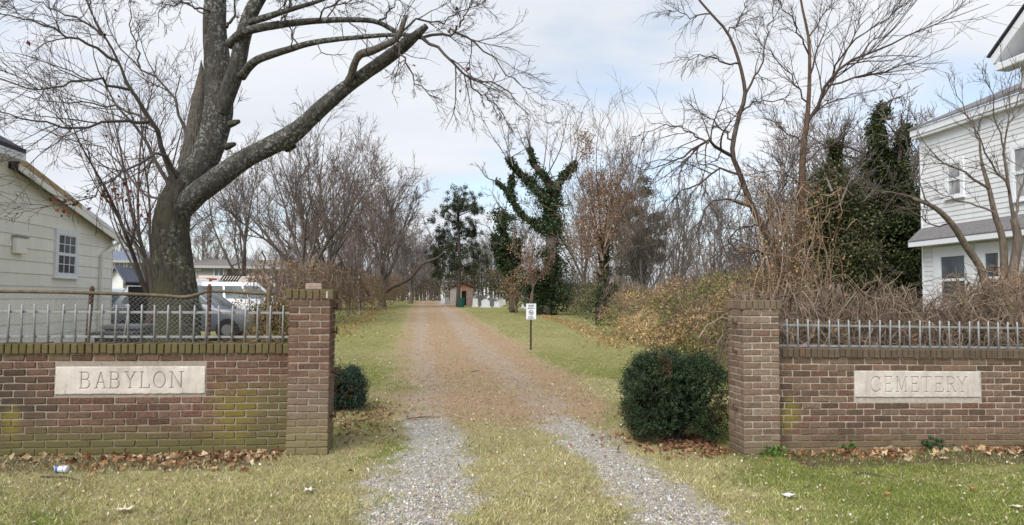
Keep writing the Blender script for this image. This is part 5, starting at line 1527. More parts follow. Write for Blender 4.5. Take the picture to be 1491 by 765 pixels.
# ================================================================== SHRUBS, HEDGES, BRAMBLES
def yew(label, c, half, seed, n_shoots=2600, pal=None, needles=14, nlen=.026):
    """clipped dark evergreen: shoots over an uneven mound, each set with needles"""
    rng = np.random.default_rng(seed); o = np.array([c[0], c[1], gzf(c[0], c[1])])
    r = empty('yew_shrub', o, label, 'shrub')
    ctr = o + np.array([0, 0, half[2] * .98])
    d = nrm(rng.normal(size=(n_shoots, 3))); d[:, 2] = np.where(d[:, 2] < -.75, -d[:, 2], d[:, 2])
    az = np.arctan2(d[:, 1], d[:, 0])
    lump = 1 + .22 * (fbm(az * 1.4 + 7, d[:, 2] * 1.8 + 3, 1.6) - .5) + .10 * np.sin(az*3 + seed)
    sq = np.abs(d) ** .72 * np.sign(d)                      # boxier than a ball
    base = ctr + sq * np.array(half) * lump[:, None] * rng.uniform(.72, .98, (n_shoots, 1))
    base[:, 2] = np.maximum(base[:, 2], o[2] + .06)
    sd_ = nrm(d + rng.normal(0, .45, d.shape) + [0, 0, .35])
    L = rng.uniform(.05, .13, n_shoots) * np.where(rng.random(n_shoots) < .06, 2.0, 1.0)
    # woody frame
    m = 40; P = np.zeros((m, 6, 3)); P[:, 0] = o + rng.normal(0, .05, (m, 3)) * [1, 1, 0]
    tip = base[rng.choice(n_shoots, m)]
    for k in range(1, 6): P[:, k] = P[:, 0] + (tip - P[:, 0]) * (k/5) + rng.normal(0, .02, (m, 3))
    link('stem', twig_mesh('stem', [(P, np.linspace(.014, .004, 6)[None].repeat(m, 0), 5)], o, rng, (.10, .075, .055), (.1, .075, .055)), r, (0, 0, 0), M_twig)
    t = rng.uniform(0, 1, (n_shoots, needles, 1))
    pts = (base[:, None] + sd_[:, None] * L[:, None, None] * t + rng.normal(0, .012, (n_shoots, needles, 3))).reshape(-1, 3)
    pal = pal or [(.020, .038, .017), (.030, .055, .024), (.042, .072, .032), (.014, .027, .013), (.060, .085, .040)]
    bare = fbm(base[:, 0]*2.2 + seed, base[:, 2]*2.2, 1.6) < .30
    pc = pick(rng, pal, n_shoots) * (.6 + .9 * fbm(base[:, 0] + 2, base[:, 2] + base[:, 1], 3.0))[:, None]
    pc[bare] = pick(rng, [(.10, .07, .035), (.07, .06, .03)], int(bare.sum()))
    cc = np.repeat(pc, needles, 0)
    ch = [leaf_arrays(rng, pts, nlen, cc, .38, 0, None, .1)]
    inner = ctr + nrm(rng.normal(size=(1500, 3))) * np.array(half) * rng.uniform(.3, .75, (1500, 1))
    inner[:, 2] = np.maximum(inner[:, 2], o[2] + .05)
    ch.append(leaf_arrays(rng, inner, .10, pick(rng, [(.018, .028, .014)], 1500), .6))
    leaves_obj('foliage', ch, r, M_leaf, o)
    return r
p = gp(985, 628)
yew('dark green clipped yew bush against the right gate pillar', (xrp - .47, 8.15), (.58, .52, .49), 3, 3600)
yew('small dark green shrub peeping out behind the left gate pillar', (ground_at(502, 10.1).x, 10.1), (.30, .30, .27), 4, 1100, [(.022, .042, .026), (.032, .058, .036), (.048, .08, .05)])

def thicket(name, label, cat, path, width, height, seed, n_arc, n_twig, cols, leaf_pal, n_leaf, leaf_size, rmin, group=None, arch=1.0, leaf_out=1.0):
    """tangled mound along a path of (x, y) points: arching canes, twigs and leaves"""
    rng = np.random.default_rng(seed)
    pth = np.array(path, float); seg = np.r_[0, np.cumsum(np.linalg.norm(np.diff(pth, axis=0), axis=1))]
    def along(t):
        return np.stack([np.interp(t * seg[-1], seg, pth[:, 0]), np.interp(t * seg[-1], seg, pth[:, 1])], 1)
    o = np.array([*along(np.array([.5]))[0], 0]); o[2] = gzf(o[0], o[1])
    r = empty(name, o, label, cat, group)
    hv = np.array(height, float) if np.ndim(height) else np.array([height, height], float)
    def prof(t, a):                                   # height of the mound over the path, a = -1..1 across
        h = np.interp(t, np.linspace(0, 1, len(hv)), hv)
        return h * np.sqrt(np.clip(1 - a*a, .02, 1)) * (.72 + .56 * fbm(t * seg[-1] + seed, a + 3, .8))
    K = 9
    t0 = rng.random(n_arc); a0 = rng.uniform(-.9, .9, n_arc)
    b = along(t0); nrm2 = nrm(along(np.clip(t0 + .01, 0, 1)) - along(np.clip(t0 - .01, 0, 1))); side = np.stack([-nrm2[:, 1], nrm2[:, 0]], 1)
    xy = b + side * (a0 * width)[:, None]
    z0 = gz(xy[:, 0], xy[:, 1])
    top = prof(t0, a0)
    d = np.clip(rng.normal(0, 1, (n_arc, 2)), -1.6, 1.6); L = rng.uniform(.25, .9, (n_arc, 1)) * arch * min(1.2, hv.mean()) * .75
    P = np.zeros((n_arc, K, 3)); s = np.linspace(0, 1, K)
    start_h = rng.uniform(0, .85, n_arc) * top
    pk = rng.uniform(.75, 1.12, n_arc) * top
    for k in range(K):
        off2 = d * L * (s[k] - .35) * .8
        ac = (off2 * side).sum(1); lim = width * 1.05
        across = np.clip(a0 * width + ac, -lim, lim)
        q = b + side * across[:, None] + nrm2 * (off2 * nrm2).sum(1)[:, None] + rng.normal(0, .03, (n_arc, 2))
        P[:, k, :2] = q
        P[:, k, 2] = z0 + start_h + (pk - start_h) * np.sin(s[k] * math.pi * .8) + rng.normal(0, .03, n_arc)
    P[:, :, 2] = np.maximum(P[:, :, 2], z0[:, None] + .02)
    R = (rmin * (.45 + rng.gamma(1.4, .5, (n_arc, 1)))) * np.linspace(1.2, .6, K)[None]
    lv = [(P, R, 4)]
    per = max(1, n_twig // n_arc)
    P2, R2 = kids(rng, P, R, per, .1, 1, None, .9, 0.0, .25, 5, .8, .5, rmin*.45, .2, (.08, .42 * min(1.3, hv.mean())))
    lv.append((P2, R2, 3))
    link('canes', twig_mesh('canes', lv, o, rng, cols[0], cols[1], .6), r, (0, 0, 0), M_twig)
    if n_leaf:
        t = rng.random(n_leaf); a = rng.uniform(-1, 1, n_leaf)
        bb = along(t); n2 = nrm(along(np.clip(t + .01, 0, 1)) - along(np.clip(t - .01, 0, 1))); sd2 = np.stack([-n2[:, 1], n2[:, 0]], 1)
        q = bb + sd2 * (a * width)[:, None] + rng.normal(0, .06, (n_leaf, 2))
        zz = gz(q[:, 0], q[:, 1]) + prof(t, a) * rng.uniform(.1, 1.02, n_leaf) ** (.45 / leaf_out)
        pts = np.stack([q[:, 0], q[:, 1], zz], 1)
        hol = fbm(q[:, 0]*1.1 + 8, zz*1.6 + q[:, 1]*.8, 1.3) > rng.normal(.40, .05, n_leaf)      # leafless hollows
        pts, q, zz = pts[hol], q[hol], zz[hol]; n_leaf = len(pts)
        patch = fbm(q[:, 0], zz + q[:, 1]*.3, .9)
        npal = len(leaf_pal); idx = np.clip(((patch - .25) / .5 * npal + rng.normal(0, .8, n_leaf)).astype(int), 0, npal - 1)
        c = np.array(leaf_pal)[idx] * (.55 + .9 * fbm(q[:, 0] + 4, zz * 1.5 + q[:, 1], 1.4))[:, None]
        leaves_obj('foliage', [leaf_arrays(rng, pts, leaf_size * rng.choice([.5, .8, 1.0, 1.5], n_leaf), c, .6, .15)], r, M_dead, o)
    return r
# big bramble mound beyond the yew
g1 = [gp(905, 492), gp(960, 505), ground_at(1030, 17.5), ground_at(1075, 14.5)]
path = [(g1[0].x + 1.0, g1[0].y + 2.5), (g1[1].x + 1.1, g1[1].y + .8), (g1[2].x + 1.0, g1[2].y), (g1[3].x + 1.0, g1[3].y)]
thicket('bramble_thicket', 'mounded bramble thicket of tan and olive leaves behind the clipped yew', 'thicket', path, 1.5, (1.6, 2.15, 2.3, 2.15), 61, 700, 5600, ((.17, .12, .09), (.21, .155, .115)),
        [(.44, .31, .15), (.36, .24, .12), (.22, .155, .08), (.20, .19, .065), (.145, .17, .045), (.27, .25, .09), (.10, .115, .035), (.36, .29, .14)], 42000, .068, .006)
p2 = [gp(905, 494), gp(945, 506), gp(985, 515)]
thicket('dry_grass_clump', 'pale straw coloured dead weeds hanging down at the thicket edge', 'plant', [(q.x + .25, q.y + .2) for q in p2], .55, (.9, 1.25, .7), 62, 420, 1600, ((.40, .29, .15), (.45, .33, .18)),
        [(.58, .43, .21), (.64, .50, .28), (.48, .33, .15), (.40, .26, .10)], 7000, .055, .005)
# ivy hedge further up
h1, h2 = gp(884, 474), gp(792, 450)
hedge_path = [(h1.x + .7, h1.y), ((h1.x + h2.x)/2 + .9, (h1.y + h2.y)/2), (h2.x + 1.0, h2.y)]
thicket('ivy_hedge', 'dark ivy covered hedge running back from the rust leaved tree', 'hedge', hedge_path, 1.1, (2.2, 2.3, 2.2), 63, 500, 2000, ((.14, .11, .08), (.16, .13, .10)),
        [(.05, .07, .026), (.075, .095, .035), (.035, .05, .02), (.10, .115, .045), (.16, .15, .07)], 17000, .12, .009)
thicket('shrub', 'olive yellow shrub between the ivy hedge and the bramble thicket', 'shrub', [(h1.x + .9, h1.y - 4.5), (h1.x + .7, h1.y - .8)], .9, (1.9, 2.1), 64, 320, 1500, ((.18, .14, .10), (.2, .16, .12)),
        [(.17, .15, .06), (.22, .18, .08), (.12, .12, .045), (.26, .2, .11)], 6500, .09, .008)
# dead vine tangle behind the right wall
thicket('vine_tangle', 'tangled mass of bare brown vines behind the right railing', 'vines', [(xrp + .75, 8.9), (6.0, 9.0), (8.2, 9.1), (11, 9.2)], .8, (1.7, 1.65, 1.75, 1.9), 65, 1300, 10400, ((.17, .125, .09), (.22, .165, .12)),
        [(.34, .20, .10), (.28, .18, .10), (.38, .27, .15), (.22, .21, .07)], 1700, .06, .006, arch=1.3)
thicket('vine_tangle', 'rust brown vine heap piled high before the porch of the white house', 'vines', [(7.0, 9.9), (8.2, 9.8), (10.5, 9.7)], .75, (1.15, 2.1, 2.6), 66, 600, 6600, ((.20, .13, .085), (.245, .16, .105)),
        [(.36, .19, .09), (.30, .16, .08), (.38, .25, .13), (.2, .2, .06)], 4200, .06, .006, arch=1.2)
# left hedge along the lane
l1, l2 = gp(497, 466), gp(588, 440)
thicket('bare_hedge', 'brown twiggy hedge along the left side of the lane', 'hedge', [(l1.x - 1.0, 26), (l1.x - .8, l1.y), ((l1.x + l2.x)/2 - 1.0, (l1.y + l2.y)/2), (l2.x - 1.0, l2.y)], 1.3, (2.7, 3.0, 3.3, 3.6), 67, 900, 9000, ((.17, .125, .10), (.20, .15, .125)),
        [(.24, .14, .075), (.19, .14, .075), (.14, .13, .06), (.30, .18, .085)], 32000, .10, .012)
thicket('shrub', 'yellow green leafy shrub in the fence corner left of the pillar', 'shrub', [(at(400, 450, 10.4).x - .25, 10.4), (at(412, 450, 10.4).x + .1, 10.5)], .42, (1.35, 1.5), 68, 220, 900, ((.2, .14, .09), (.22, .16, .1)),
        [(.24, .22, .055), (.30, .26, .08), (.16, .17, .045), (.32, .20, .08), (.12, .14, .035)], 6500, .045, .004)
thicket('weed_clump', 'rust brown dead weeds behind the railing near the left pillar', 'plant', [(at(320, 480, 11.6).x, 11.6), (at(375, 480, 11.2).x, 11.2)], .5, (.75, .95), 69, 260, 1000, ((.26, .17, .10), (.3, .2, .12)),
        [(.30, .20, .09), (.36, .25, .12), (.22, .2, .07)], 2600, .045, .004)
thicket('bramble_thicket', 'grey brown brush behind the bramble mound and crooked tree', 'thicket', [(ground_at(960, 34).x, 34), (ground_at(1040, 30).x, 30), (ground_at(1130, 26).x, 26), (ground_at(1200, 24).x, 24)], 2.0, (2.1, 2.4, 2.7, 2.6), 70, 800, 4200, ((.16, .125, .105), (.19, .15, .13)),
        [(.2, .15, .09), (.16, .14, .075), (.13, .12, .06)], 4500, .08, .010)
thicket('ivy_clump', 'dark evergreen undergrowth beyond the gravestones', 'shrub', [(ground_at(640, 105).x, 105), (ground_at(700, 100).x, 100), (ground_at(760, 92).x, 92), (ground_at(800, 84).x, 84)], 2.2, (4.5, 5.0, 4.0, 4.5), 71, 300, 1200, ((.11, .09, .07), (.12, .1, .08)),
        [(.035, .05, .022), (.05, .065, .03), (.08, .075, .035), (.14, .09, .04)], 8000, .28, .02)
thicket('bare_hedge', 'far brown brush at the end of the lane, left side', 'hedge', [(l2.x - 1.2, l2.y + 2), (ground_at(606, 112).x - 1, 112), (ground_at(630, 122).x, 122)], 1.5, (3.0, 3.4, 4.0), 72, 300, 1200, ((.16, .13, .11), (.18, .15, .13)),
        [(.2, .13, .07), (.16, .13, .06), (.1, .1, .045)], 3500, .2, .02)

# ================================================================== SIGN, SHED, GRAVES, BARREL
p = gp(773, 510)
sg = empty('notice_sign', p, 'small white notice sign on a dark post beside the lane', 'sign')
M_post = plain('dark_steel_post', (.045, .038, .028), .6, .3, 30)
M_signw = plain('white_sign_face', (.74, .76, .78), .4, .06, 12)
M_ink = plain('black_sign_print', (.03, .03, .035), .5, .2, 20)
zt = at(773, 442, p.y).z
mb = MB(); mb.box((p.x - .028, p.y + .012, p.z - .1), (p.x + .028, p.y + .02, zt + .09)); mb.box((p.x - .028, p.y + .02, p.z - .1), (p.x - .020, p.y + .045, zt + .09)); mb.box((p.x + .020, p.y + .02, p.z - .1), (p.x + .028, p.y + .045, zt + .09))
mb.build('post', M_post, sg)
zb = at(773, 465.5, p.y).z
hw = .155
mb = MB(); mb.box((p.x - hw, p.y + .004, zb), (p.x + hw, p.y + .010, zt)); fc = mb.build('sign_face', M_signw, sg)
H = zt - zb; yq = p.y - .001
fr_ = MB()
for x0, x1, z0, z1 in ((-1, 1, .0, .02), (-1, 1, .98, 1.0)): fr_.box((p.x + x0*hw*.99, yq, zb + H*z0 + .001), (p.x + x1*hw*.99, yq + .004, zb + H*z1 - .001))
for sx in (-1, 1): fr_.box((p.x + sx*hw*.985 - .003, yq, zb + H*.022), (p.x + sx*hw*.985 + .003, yq + .004, zb + H*.978))
fr_.build('border', plain('grey_sign_edge', (.34, .35, .38), .5), fc, origin=sg.location)
rs_ = random.Random(8)
for z, a, b, h in ((.885, -.66, .62, .055), (.785, -.56, .58, .045), (.685, -.70, .72, .05), (.175, -.52, .50, .05), (.085, -.62, .66, .045)):
    mb = MB(); x = a
    while x < b:
        w = rs_.uniform(.07, .12); e = min(x + w, b)
        zz = rs_.uniform(-.004, .004)
        mb.box((p.x + x*hw, yq, zb + H*(z - h/2) + zz), (p.x + (e - .03)*hw, yq + .004, zb + H*(z + h/2) + zz)); x = e
        if rs_.random() < .2: x += .06
    o_ = mb.build('line_of_print', M_ink, fc, origin=sg.location); o_['kind'] = 'stuff'
mb = MB(); cz = zb + H*.43; n = 20
for i in range(n):
    a0, a1 = 2*math.pi*i/n, 2*math.pi*(i+1)/n
    mb.bar((p.x + .068*math.cos(a0), yq + .001, cz + .068*math.sin(a0)), (p.x + .068*math.cos(a1), yq + .001, cz + .068*math.sin(a1)), .004, .015, (0, 0, 1) if abs(math.cos(a0)) > .5 else (1, 0, 0))
mb.bar((p.x - .048, yq, cz + .048), (p.x + .048, yq, cz - .048), .004, .014, (1, 0, 1))
# walking dog shape under the bar
mb.add([(p.x - .036, yq + .0015, cz + .008), (p.x + .022, yq + .0015, cz + .012), (p.x + .036, yq + .0015, cz + .030), (p.x + .046, yq + .0015, cz + .020), (p.x + .028, yq + .0015, cz - .012), (p.x + .026, yq + .0015, cz - .036), (p.x + .014, yq + .0015, cz - .036), (p.x + .012, yq + .0015, cz - .012), (p.x - .018, yq + .0015, cz - .012), (p.x - .022, yq + .0015, cz - .036), (p.x - .034, yq + .0015, cz - .036)], [tuple(range(11))])
o_ = mb.build('prohibition_symbol', M_ink, fc, origin=sg.location); o_['kind'] = 'stuff'

M_shedbrick = plain('faded_pink_brick', (.36, .25, .205), .9, .3, 3)
M_plaster = plain('pale_plaster', (.46, .42, .38), .9, .2, 3)
M_shedroof = plain('brown_roofing', (.10, .075, .06), .9, .3, 4)
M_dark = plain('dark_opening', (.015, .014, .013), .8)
def shed():
    Y = 84; a, b = at(656, 436, Y), at(689, 436, Y); zg = gzf(a.x, Y)
    r = empty('brick_shed', ((a.x + b.x)/2, Y, zg), 'small pink brick shed with orange doorway among the graves', 'shed')
    zt = at(670, 419, Y).z; D = 3.4; W = b.x - a.x; t = .2
    def brick_block(x0, x1, y0, y1, z0, z1, name, mat): MB().box((x0, y0, z0), (x1, y1, z1)).build(name, mat, r)
    dx0, dx1 = at(672, 430, Y).x, at(679, 430, Y).x
    brick_block(a.x, dx0, Y, Y + t, zg - .2, zt, 'wall', M_plaster); brick_block(dx1, b.x, Y, Y + t, zg - .2, zt, 'wall', M_shedbrick)
    zd = at(675, 424, Y).z
    brick_block(dx0, dx1, Y + .003, Y + t, zd, zt, 'lintel', plain('orange_brick', (.42, .19, .10), .9, .25, 5))
    brick_block(a.x, a.x + t, Y + t, Y + D, zg - .2, zt, 'wall', M_shedbrick); brick_block(b.x - t, b.x, Y + t, Y + D, zg - .2, zt, 'wall', M_shedbrick); brick_block(a.x + t, b.x - t, Y + D - t, Y + D, zg - .2, zt, 'wall', M_shedbrick)
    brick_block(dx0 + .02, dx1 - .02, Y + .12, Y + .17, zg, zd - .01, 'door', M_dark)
    ap = at(671, 410, Y).z; ov = .25; xm = (a.x + b.x)/2
    mb = MB()
    mb.prism([(a.x - ov, Y - ov, zt - .05), (a.x - ov, Y - ov, zt + .07), (xm, Y - ov, ap + .05), (xm, Y - ov, ap - .10)], (0, D + 2*ov, 0)); mb.build('roof', M_shedroof, r)
    mb = MB(); mb.prism([(b.x + ov, Y - ov, zt + .07), (b.x + ov, Y - ov, zt - .05), (xm + .002, Y - ov, ap - .10), (xm + .002, Y - ov, ap + .05)], (0, D + 2*ov, 0)); mb.build('roof', M_shedroof, r)
    mb = MB(); mb.prism([(a.x, Y + .01, zt), (b.x, Y + .01, zt), (xm, Y + .01, ap - .12)], (0, .15, 0)); mb.build('gable', plain('orange_brown_gable', (.33, .16, .09), .9, .3, 4), r)
shed()
p = Vector((at(671.5, 444, 74).x, 74, 0)); p.z = gzf(p.x, 74)
bn = empty('litter_barrel', p, 'dark green litter barrel beside the cedar trunk', 'barrel')
M_grn = plain('dark_green_paint', (.012, .06, .05), .5, .25, 5)
mb = MB(); mb.tube([p, p + Vector((0, 0, .3)), p + Vector((0, 0, .32)), p + Vector((0, 0, .62)), p + Vector((0, 0, .64)), p + Vector((0, 0, .95))], [.30, .31, .325, .325, .33, .34], 20); mb.build('barrel_body', M_grn, bn, smooth=False)
mb = MB(); mb.tube([p + Vector((0, 0, .93)), p + Vector((0, 0, .99))], .36, 20); mb.build('rim', M_grn, bn)
M_grave = plain('weathered_grave_stone', (.52, .52, .52), .85, .22, 4)
M_grave2 = plain('dark_granite', (.24, .235, .23), .6, .25, 6)
M_marble = plain('pale_marble', (.58, .57, .55), .7, .15, 4)
def grave(px, pyb, wpx, hpx, Y, style, mat, label, thick=.18):
    x = at(px, pyb, Y).x; zg = gzf(x, Y); mp = Y / F_PX; w, h = wpx * mp, hpx * mp
    r = empty('gravestone', (x, Y, zg), label, 'gravestone', 'gravestones right of the lane')
    MB().box((x - w*.62, Y - .18, zg - .1), (x + w*.62, Y + thick + .12, zg + .16)).build('base', mat, r, bevel=.01)
    z0 = zg + .162
    h = max(.2, h - .16)
    if style == 'flat': poly = [(-.5, 0), (.5, 0), (.5, .96), (.46, 1), (-.46, 1), (-.5, .96)]
    elif style == 'round': poly = [(-.5, 0), (.5, 0), (.5, .72)] + [(.5*math.cos(RAD(a)), .72 + .28*math.sin(RAD(a))) for a in range(15, 166, 15)] + [(-.5, .72)]
    elif style == 'shoulder': poly = [(-.5, 0), (.5, 0), (.5, .75), (.36, .78)] + [(.34*math.cos(RAD(a)), .78 + .22*math.sin(RAD(a))) for a in range(15, 166, 25)] + [(-.36, .78), (-.5, .75)]
    elif style == 'peak': poly = [(-.5, 0), (.5, 0), (.5, .7), (0, 1), (-.5, .7)]
    mb = MB(); mb.prism([(x + a*w, Y, z0 + b*h) for a, b in poly], (0, thick, 0)); mb.build('stone', mat, r, bevel=.012)
    if style == 'peak':
        mb = MB(); zc = z0 + h*.9
        mb.tube([(x, Y + thick/2, zc + .18*math.sin(t) ) if False else (x, Y + thick/2, zc + .36*t) for t in (0, .25, .5, .75, 1)], [.10, .18, .2, .17, .03], 12); mb.build('urn', mat, r, smooth=True)
    return r
for a in ((693, 443, 9, 17, 82, 'peak', M_grave, 'tall pointed gravestone just right of the brick shed'), (700, 444, 14, 16, 80, 'round', M_grave2, 'large round topped grey granite gravestone'),
          (692, 446, 7.5, 12, 76, 'flat', M_marble, 'pale square gravestone nearest the green barrel'), (707, 447, 12, 12.5, 74, 'shoulder', M_grave, 'broad pale gravestone with shouldered top, frontmost'),
          (714, 445, 6, 12, 84, 'round', M_grave2, 'narrow dark rounded gravestone behind the frontmost one'), (719, 446, 5, 11, 82, 'shoulder', M_grave2, 'narrow dark shouldered gravestone, third from the right'),
          (723.5, 446.5, 8, 8.5, 75, 'flat', M_grave, 'low pale gravestone with flat top, second from the right'), (728, 445, 7, 10, 80, 'flat', M_marble, 'pale flat topped gravestone, rightmost by the dry shrub'),
          (651, 437, 6, 10, 90, 'round', M_grave2, 'dark gravestone half hidden left of the brick shed'), (645, 436, 6, 8, 94, 'flat', M_grave, 'small grey gravestone leftmost of all, by the lane'), (734, 444, 4, 8, 88, 'flat', M_marble, 'far white gravestone behind the dry shrub'),
          (764, 440, 9, 6, 70, 'flat', M_marble, 'white stone half hidden behind the notice sign')):
    grave(*a)
# white statue-like marker on the left of the lane
p = ground_at(596.5, 92); mb = MB()
wm_ = empty('white_marker', p, 'slim white marker post by the hedge at the far left of the lane', 'post')
mb.tube([p, p + Vector((0, 0, .9)), p + Vector((.05, 0, 1.2)), p + Vector((.05, 0, 1.5))], [.09, .11, .2, .12], 8); mb.build('post', M_marble, wm_)
mb = MB(); mb.tube([p + Vector((.05, 0, 1.55)), p + Vector((.05, 0, 1.68)), p + Vector((.05, 0, 1.82))], [.08, .16, .06], 8); mb.build('top', M_marble, wm_, smooth=True)
# white rail of a yard fence over the left hedge
YF_ = 50
q0, q1 = at(470, 407, YF_), at(524, 407, YF_)
rf = empty('rail_fence', (q0.x, YF_, gzf(q0.x, YF_)), 'white two rail fence standing over the left hedge', 'fence')
M_white = plain('white_paint', (.72, .72, .71), .6, .08, 5)
M_pvc = plain('weathered_white_rail', (.55, .48, .43), .7, .15, 5)
for y in (404.5, 410.5):
    a, b = at(470, y + 1, YF_), at(524, y, YF_); MB().bar(a, b, .04, .09).build('rail', M_pvc, rf)
for px in (478, 523):
    t = at(px, 402, YF_); MB().box((t.x - .05, YF_ - .05, gzf(t.x, YF_)), (t.x + .05, YF_ + .05, t.z)).build('post', M_pvc, rf)

# ================================================================== HOUSES
def siding_mat(name, c, grime):
    m, nt, b = mat_new(name, .75, .25)
    p = world_pos(nt); mp = nd(nt, 'ShaderNodeMapping'); mp.inputs['Scale'].default_value = (1, 1, .25); nt.links.new(p, mp.inputs[0])
    n1 = noise(nt, mp.outputs[0], 3.5, 5, .65); n2 = noise(nt, p, 40, 3)
    cc = mixc(nt, ramp(nt, n1, [(.42, 0.0), (.75, .45)]), c, grime)
    cc = mixc(nt, math_(nt, 'MULTIPLY', n2, .12), cc, grime)
    v = ramp(nt, objrand(nt), [(0, (.94,) * 3), (1, (1.04,) * 3)])
    nt.links.new(mixc(nt, 1.0, cc, v, 'MULTIPLY'), b.inputs['Base Color'])
    bump(nt, b, n2, .002, .4)
    return m
M_cream = siding_mat('cream_siding', (.82, .795, .72), (.62, .60, .53))
M_wsid = siding_mat('white_siding', (.70, .705, .71), (.52, .515, .51))
M_trim = plain('white_trim', (.72, .73, .76), .5, .06, 6)
M_rakew = plain('bare_wood', (.42, .30, .17), .85, .35, 9)
M_shing = plain('blue_black_shingles', (.045, .048, .062), .9, .45, 14, bmp=.01)
M_gshing = plain('grey_shingles', (.17, .16, .16), .9, .35, 14, bmp=.01)
def glass_mat(name, c):
    m, nt, b = mat_new(name, .08, .6)
    n = noise(nt, world_pos(nt), 1.5, 2)
    nt.links.new(ramp(nt, n, [(.35, tuple(x*.6 for x in c)), (.65, tuple(x*1.5 for x in c))]), b.inputs['Base Color'])
    return m
M_glass = glass_mat('window_glass', (.07, .085, .10))
M_blind = glass_mat('window_glass_with_blind', (.30, .30, .30))

def slab_yz(x0, x1, poly):
    """prism between x0 and x1 with outline in Y,Z"""
    return MB().prism([(x0, y, z) for y, z in poly], (x1 - x0, 0, 0))
def window_x(root, X, out, y0, y1, z0, z1, trim, name_pane, cols=3, rows=2, fw=.10, double=True):
    """window in a wall of constant X; out = -1/+1 direction of the outside"""
    ya, yb = min(y0, y1), max(y0, y1); o_ = root.location
    f = MB()
    xo, xi = X + out*.045, X - out*.01
    f.box((min(xo, xi), ya, z0), (max(xo, xi), ya + fw, z1)); f.box((min(xo, xi), yb - fw, z0), (max(xo, xi), yb, z1))
    f.box((min(xo, xi), ya + fw, z1 - fw), (max(xo, xi), yb - fw, z1)); f.box((min(xo, xi), ya + fw, z0), (max(xo, xi), yb - fw, z0 + fw*.6))
    w = f.build('window', trim, root)
    MB().box((min(xi, X + out*.075), ya - .03, z0 - .035), (max(xi, X + out*.075), yb + .03, z0 - .001)).build('sill', trim, w, origin=o_)
    gx0 = X + out*.012
    ia, ib, ja, jb = ya + fw, yb - fw, z0 + fw*.6, z1 - fw
    jm = (ja + jb)/2
    s = MB(); xs0, xs1 = sorted((gx0 + out*.002, gx0 + out*.026))
    t = .035
    for a, b in ((ja, jm), (jm, jb)) if double else ((ja, jb),):
        s.box((xs0, ia, a), (xs1, ia + t, b)); s.box((xs0, ib - t, a), (xs1, ib, b)); s.box((xs0, ia + t, a), (xs1, ib - t, a + t)); s.box((xs0, ia + t, b - t), (xs1, ib - t, b))
        for k in range(1, cols):
            y = ia + t + (ib - ia - 2*t)*k/cols; s.box((xs0 + .004, y - .009, a + t), (xs1 - .004, y + .009, b - t))
        for k in range(1, rows):
            z = a + t + (b - a - 2*t)*k/rows; s.box((xs0 + .006, ia + t, z - .009), (xs1 - .006, ib - t, z + .009))
    s.build('sash', trim, w, origin=o_)
    for a, b in ((ja, jm), (jm, jb)) if double else ((ja, jb),):
        MB().box((min(gx0, gx0 - out*.006), ia + .005, a + .004), (max(gx0, gx0 - out*.006), ib - .005, b - .004)).build('pane', name_pane, w, origin=o_)
    return w

